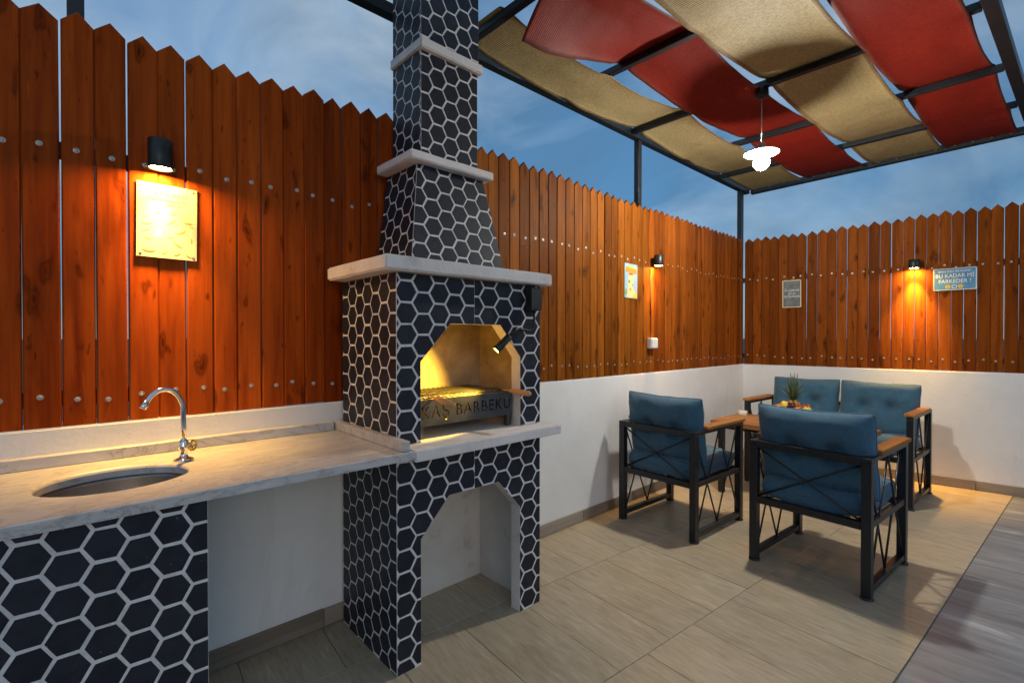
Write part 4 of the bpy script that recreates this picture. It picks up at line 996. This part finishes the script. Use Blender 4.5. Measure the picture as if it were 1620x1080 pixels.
tb = empty('coffee_table', (4.34, 1.345, 0), radians(-3)); tag(tb, 'low wooden table with black legs between the chairs and the sofa', 'table')
for k in range(5):
    x0 = -.28+.112*k; bbox('plank', x0+.001, x0+.111, -.54, .54, .570, .610, 'wood_tab', tb, .003)
for sx_ in (-1, 1):
    for sy in (-1, 1):
        lg = bbox('leg', sx_*.245-.022, sx_*.245+.022, sy*.455-.022, sy*.455+.022, .008, .545, 'frame', tb, .002)
        bm = bmesh.new(); lathe(bm, [(.028, 0), (.028, .006), (.02, .008)], 14, (sx_*.245, sy*.455, 0)); bm_obj('foot', bm, 'plastic_b', lg, True)
for sy in (-1, 1): bbox('apron', -.222, .222, sy*.455-.018, sy*.455+.018, .545, .5695, 'frame', tb, .002)
for sx_ in (-1, 1): bbox('apron', sx_*.245-.018, sx_*.245+.018, -.5, .5, .5455, .569, 'frame', tb, .002)
# small candle on the table
cd = empty('candle', (4.53, 1.80, .6105)); tag(cd, 'short white candle on the table corner beyond the left armchair', 'candle')
bm = bmesh.new(); lathe(bm, [(.036, 0), (.038, .004), (.038, .036), (.034, .040), (.01, .036)], 24); bm_obj('wax_body', bm, 'wax', cd, True)
bm = bmesh.new(); tube(bm, [(0, 0, .035), (.001, 0, .046)], .0015, 6); bm_obj('wick', bm, 'plastic_b', cd, True)

# fruit bowl
FX, FYY, LIFT = 4.30, 1.315, .030
bowl = empty('fruit_bowl', (FX, FYY, .6105)); tag(bowl, 'brown fruit bowl on the coffee table before the sofa', 'bowl')
bm = bmesh.new(); lathe(bm, [(.05, 0), (.052, .006), (.042, .030), (.09, .052), (.130, .085), (.142, .110), (.138, .112), (.126, .090), (.086, .060), (.03, .044), (.002, .042)], 36); bm_obj('bowl_body', bm, 'bowl', bowl, True)
def ball(name, label, cat, m, p, r, sq=1.0, stem=True, dim=.12):
    bm = bmesh.new(); bmesh.ops.create_uvsphere(bm, u_segments=20, v_segments=14, radius=r)
    for v_ in bm.verts:
        d = math.hypot(v_.co.x, v_.co.y)/r; v_.co.z = v_.co.z*sq-(r*dim*math.exp(-(d/.28)**2)*(1 if v_.co.z > 0 else -.7))
    root = empty(name, Vector((FX, FYY, .6105+LIFT))+Vector(p)); tag(root, label, cat); root.rotation_euler = (RND.uniform(-.5, .5), RND.uniform(-.5, .5), RND.uniform(0, 6))
    bm_obj('flesh', bm, m, root, True)
    if stem:
        bm = bmesh.new(); tube(bm, [(0, 0, r*sq*.8), (.003, .001, r*sq*1.12)], .0016, 6); bm_obj('stem', bm, 'print_dark', root, True)
    return root
ball('orange', 'orange at the left end of the fruit bowl', 'orange', 'f_orange', (-.03, .098, .100), .038, .95, False, .05)
ball('lemon', 'yellow lemon beside the orange, left of the pineapple', 'lemon', 'f_yellow', (-.045, .045, .128), .034, 1.1, False, -.10)
ball('apple', 'dark red apple right of the pineapple', 'apple', 'f_red', (-.050, -.045, .105), .036, .92)
ball('apple', 'green apple at the right end of the fruit bowl', 'apple', 'f_green', (-.030, -.105, .100), .037, .92)
ball('apple', 'red apple behind the green apple', 'apple', 'f_red', (.035, -.080, .112), .036, .92)
ball('peach', 'peach in front between the banana and the green apple', 'peach', 'f_peach', (-.085, -.068, .092), .033, .95)
ball('orange', 'dark orange behind the lemon', 'orange', 'f_orange', (.045, .085, .108), .037, .95, False, .05)
bn = empty('banana', (FX, FYY, .6105+LIFT)); tag(bn, 'green yellow banana lying along the front of the fruit bowl', 'banana')
bm = bmesh.new(); pts = [Vector((-.105+.018*abs(k-5)/5, .075-.0145*k, .100+.0011*(k-5)**2)) for k in range(11)]; tube(bm, pts, .015, 10, True, [.004, .009, .013, .0155, .0165, .0165, .016, .0145, .012, .008, .004]); bm_obj('peel', bm, 'f_banana', bn, True)
bm = bmesh.new(); tube(bm, [pts[-1], pts[-1]+Vector((.005, -.012, .012))], .0035, 6); bm_obj('stalk', bm, 'print_green', bn, True)
gr = empty('grape_bunch', (FX, FYY, .6105+LIFT)); tag(gr, 'small bunch of dark grapes at the foot of the pineapple', 'grapes')
rg = random.Random(4); proto = None
for k in range(16):
    p = Vector((-.062+rg.uniform(-.018, .018), .002+rg.uniform(-.03, .03), .135+rg.uniform(-.012, .016)))
    if proto is None:
        bm = bmesh.new(); bmesh.ops.create_icosphere(bm, subdivisions=2, radius=.0095); proto = bm_obj('grape', bm, 'f_grape', gr, True, p)
    else: copy_obj(proto, gr, p)
pa = empty('pineapple', (FX+.01, FYY+.004, .6105+LIFT-.006)); tag(pa, 'pineapple with a spiky green crown standing in the fruit bowl', 'pineapple')
bm = bmesh.new(); NA, NZ = 26, 18; rings = []
for j in range(NZ+1):
    z = .03+.155*j/NZ; a0 = (j/NZ*2-1); rb = .050*max(.05, 1-abs(a0)**3.2)**.5; r_ = []
    for i in range(NA):
        bumpy = 1+.07*(1 if (i+j) % 2 else -1); r_.append(bm.verts.new((rb*bumpy*cos(2*pi*i/NA), rb*bumpy*sin(2*pi*i/NA), z)))
    rings.append(r_)
for j in range(NZ):
    for i in range(NA): bm.faces.new((rings[j][i], rings[j][(i+1) % NA], rings[j+1][(i+1) % NA], rings[j+1][i]))
bm.faces.new(rings[-1]); bm.faces.new(rings[0][::-1]); bm_obj('rind', bm, 'pine_body', pa)
rg = random.Random(8)
for k in range(34):
    tier = k/34; a = k*2.399; ln = .12+.17*tier+rg.uniform(-.02, .02); out = (1-tier)*.085+.012; bend = rg.uniform(.0, .03)*(1-tier)
    bm = bmesh.new(); dir_ = Vector((cos(a), sin(a), 0)); sd_ = Vector((-sin(a), cos(a), 0)); L_, R2, Cc = [], [], []
    wl_ = .0105+.003*(1-tier)
    for q in range(6):
        f = q/5; wq = wl_*(1-f**1.6)*(1 if q else .8); c_ = dir_*(.008+out*f+bend*f*f)+Vector((0, 0, .178+.02*tier+ln*.78*f*(1-.25*f*(1-tier))))
        L_.append(bm.verts.new(c_+sd_*wq)); R2.append(bm.verts.new(c_-sd_*wq)); Cc.append(bm.verts.new(c_-dir_*wq*.45))
    for q in range(5):
        bm.faces.new((L_[q], Cc[q], Cc[q+1], L_[q+1])); bm.faces.new((Cc[q], R2[q], R2[q+1], Cc[q+1]))
    o = bm_obj('leaf', bm, 'pine_leaf', pa, True); md = o.modifiers.new('thick', 'SOLIDIFY'); md.thickness = .0016
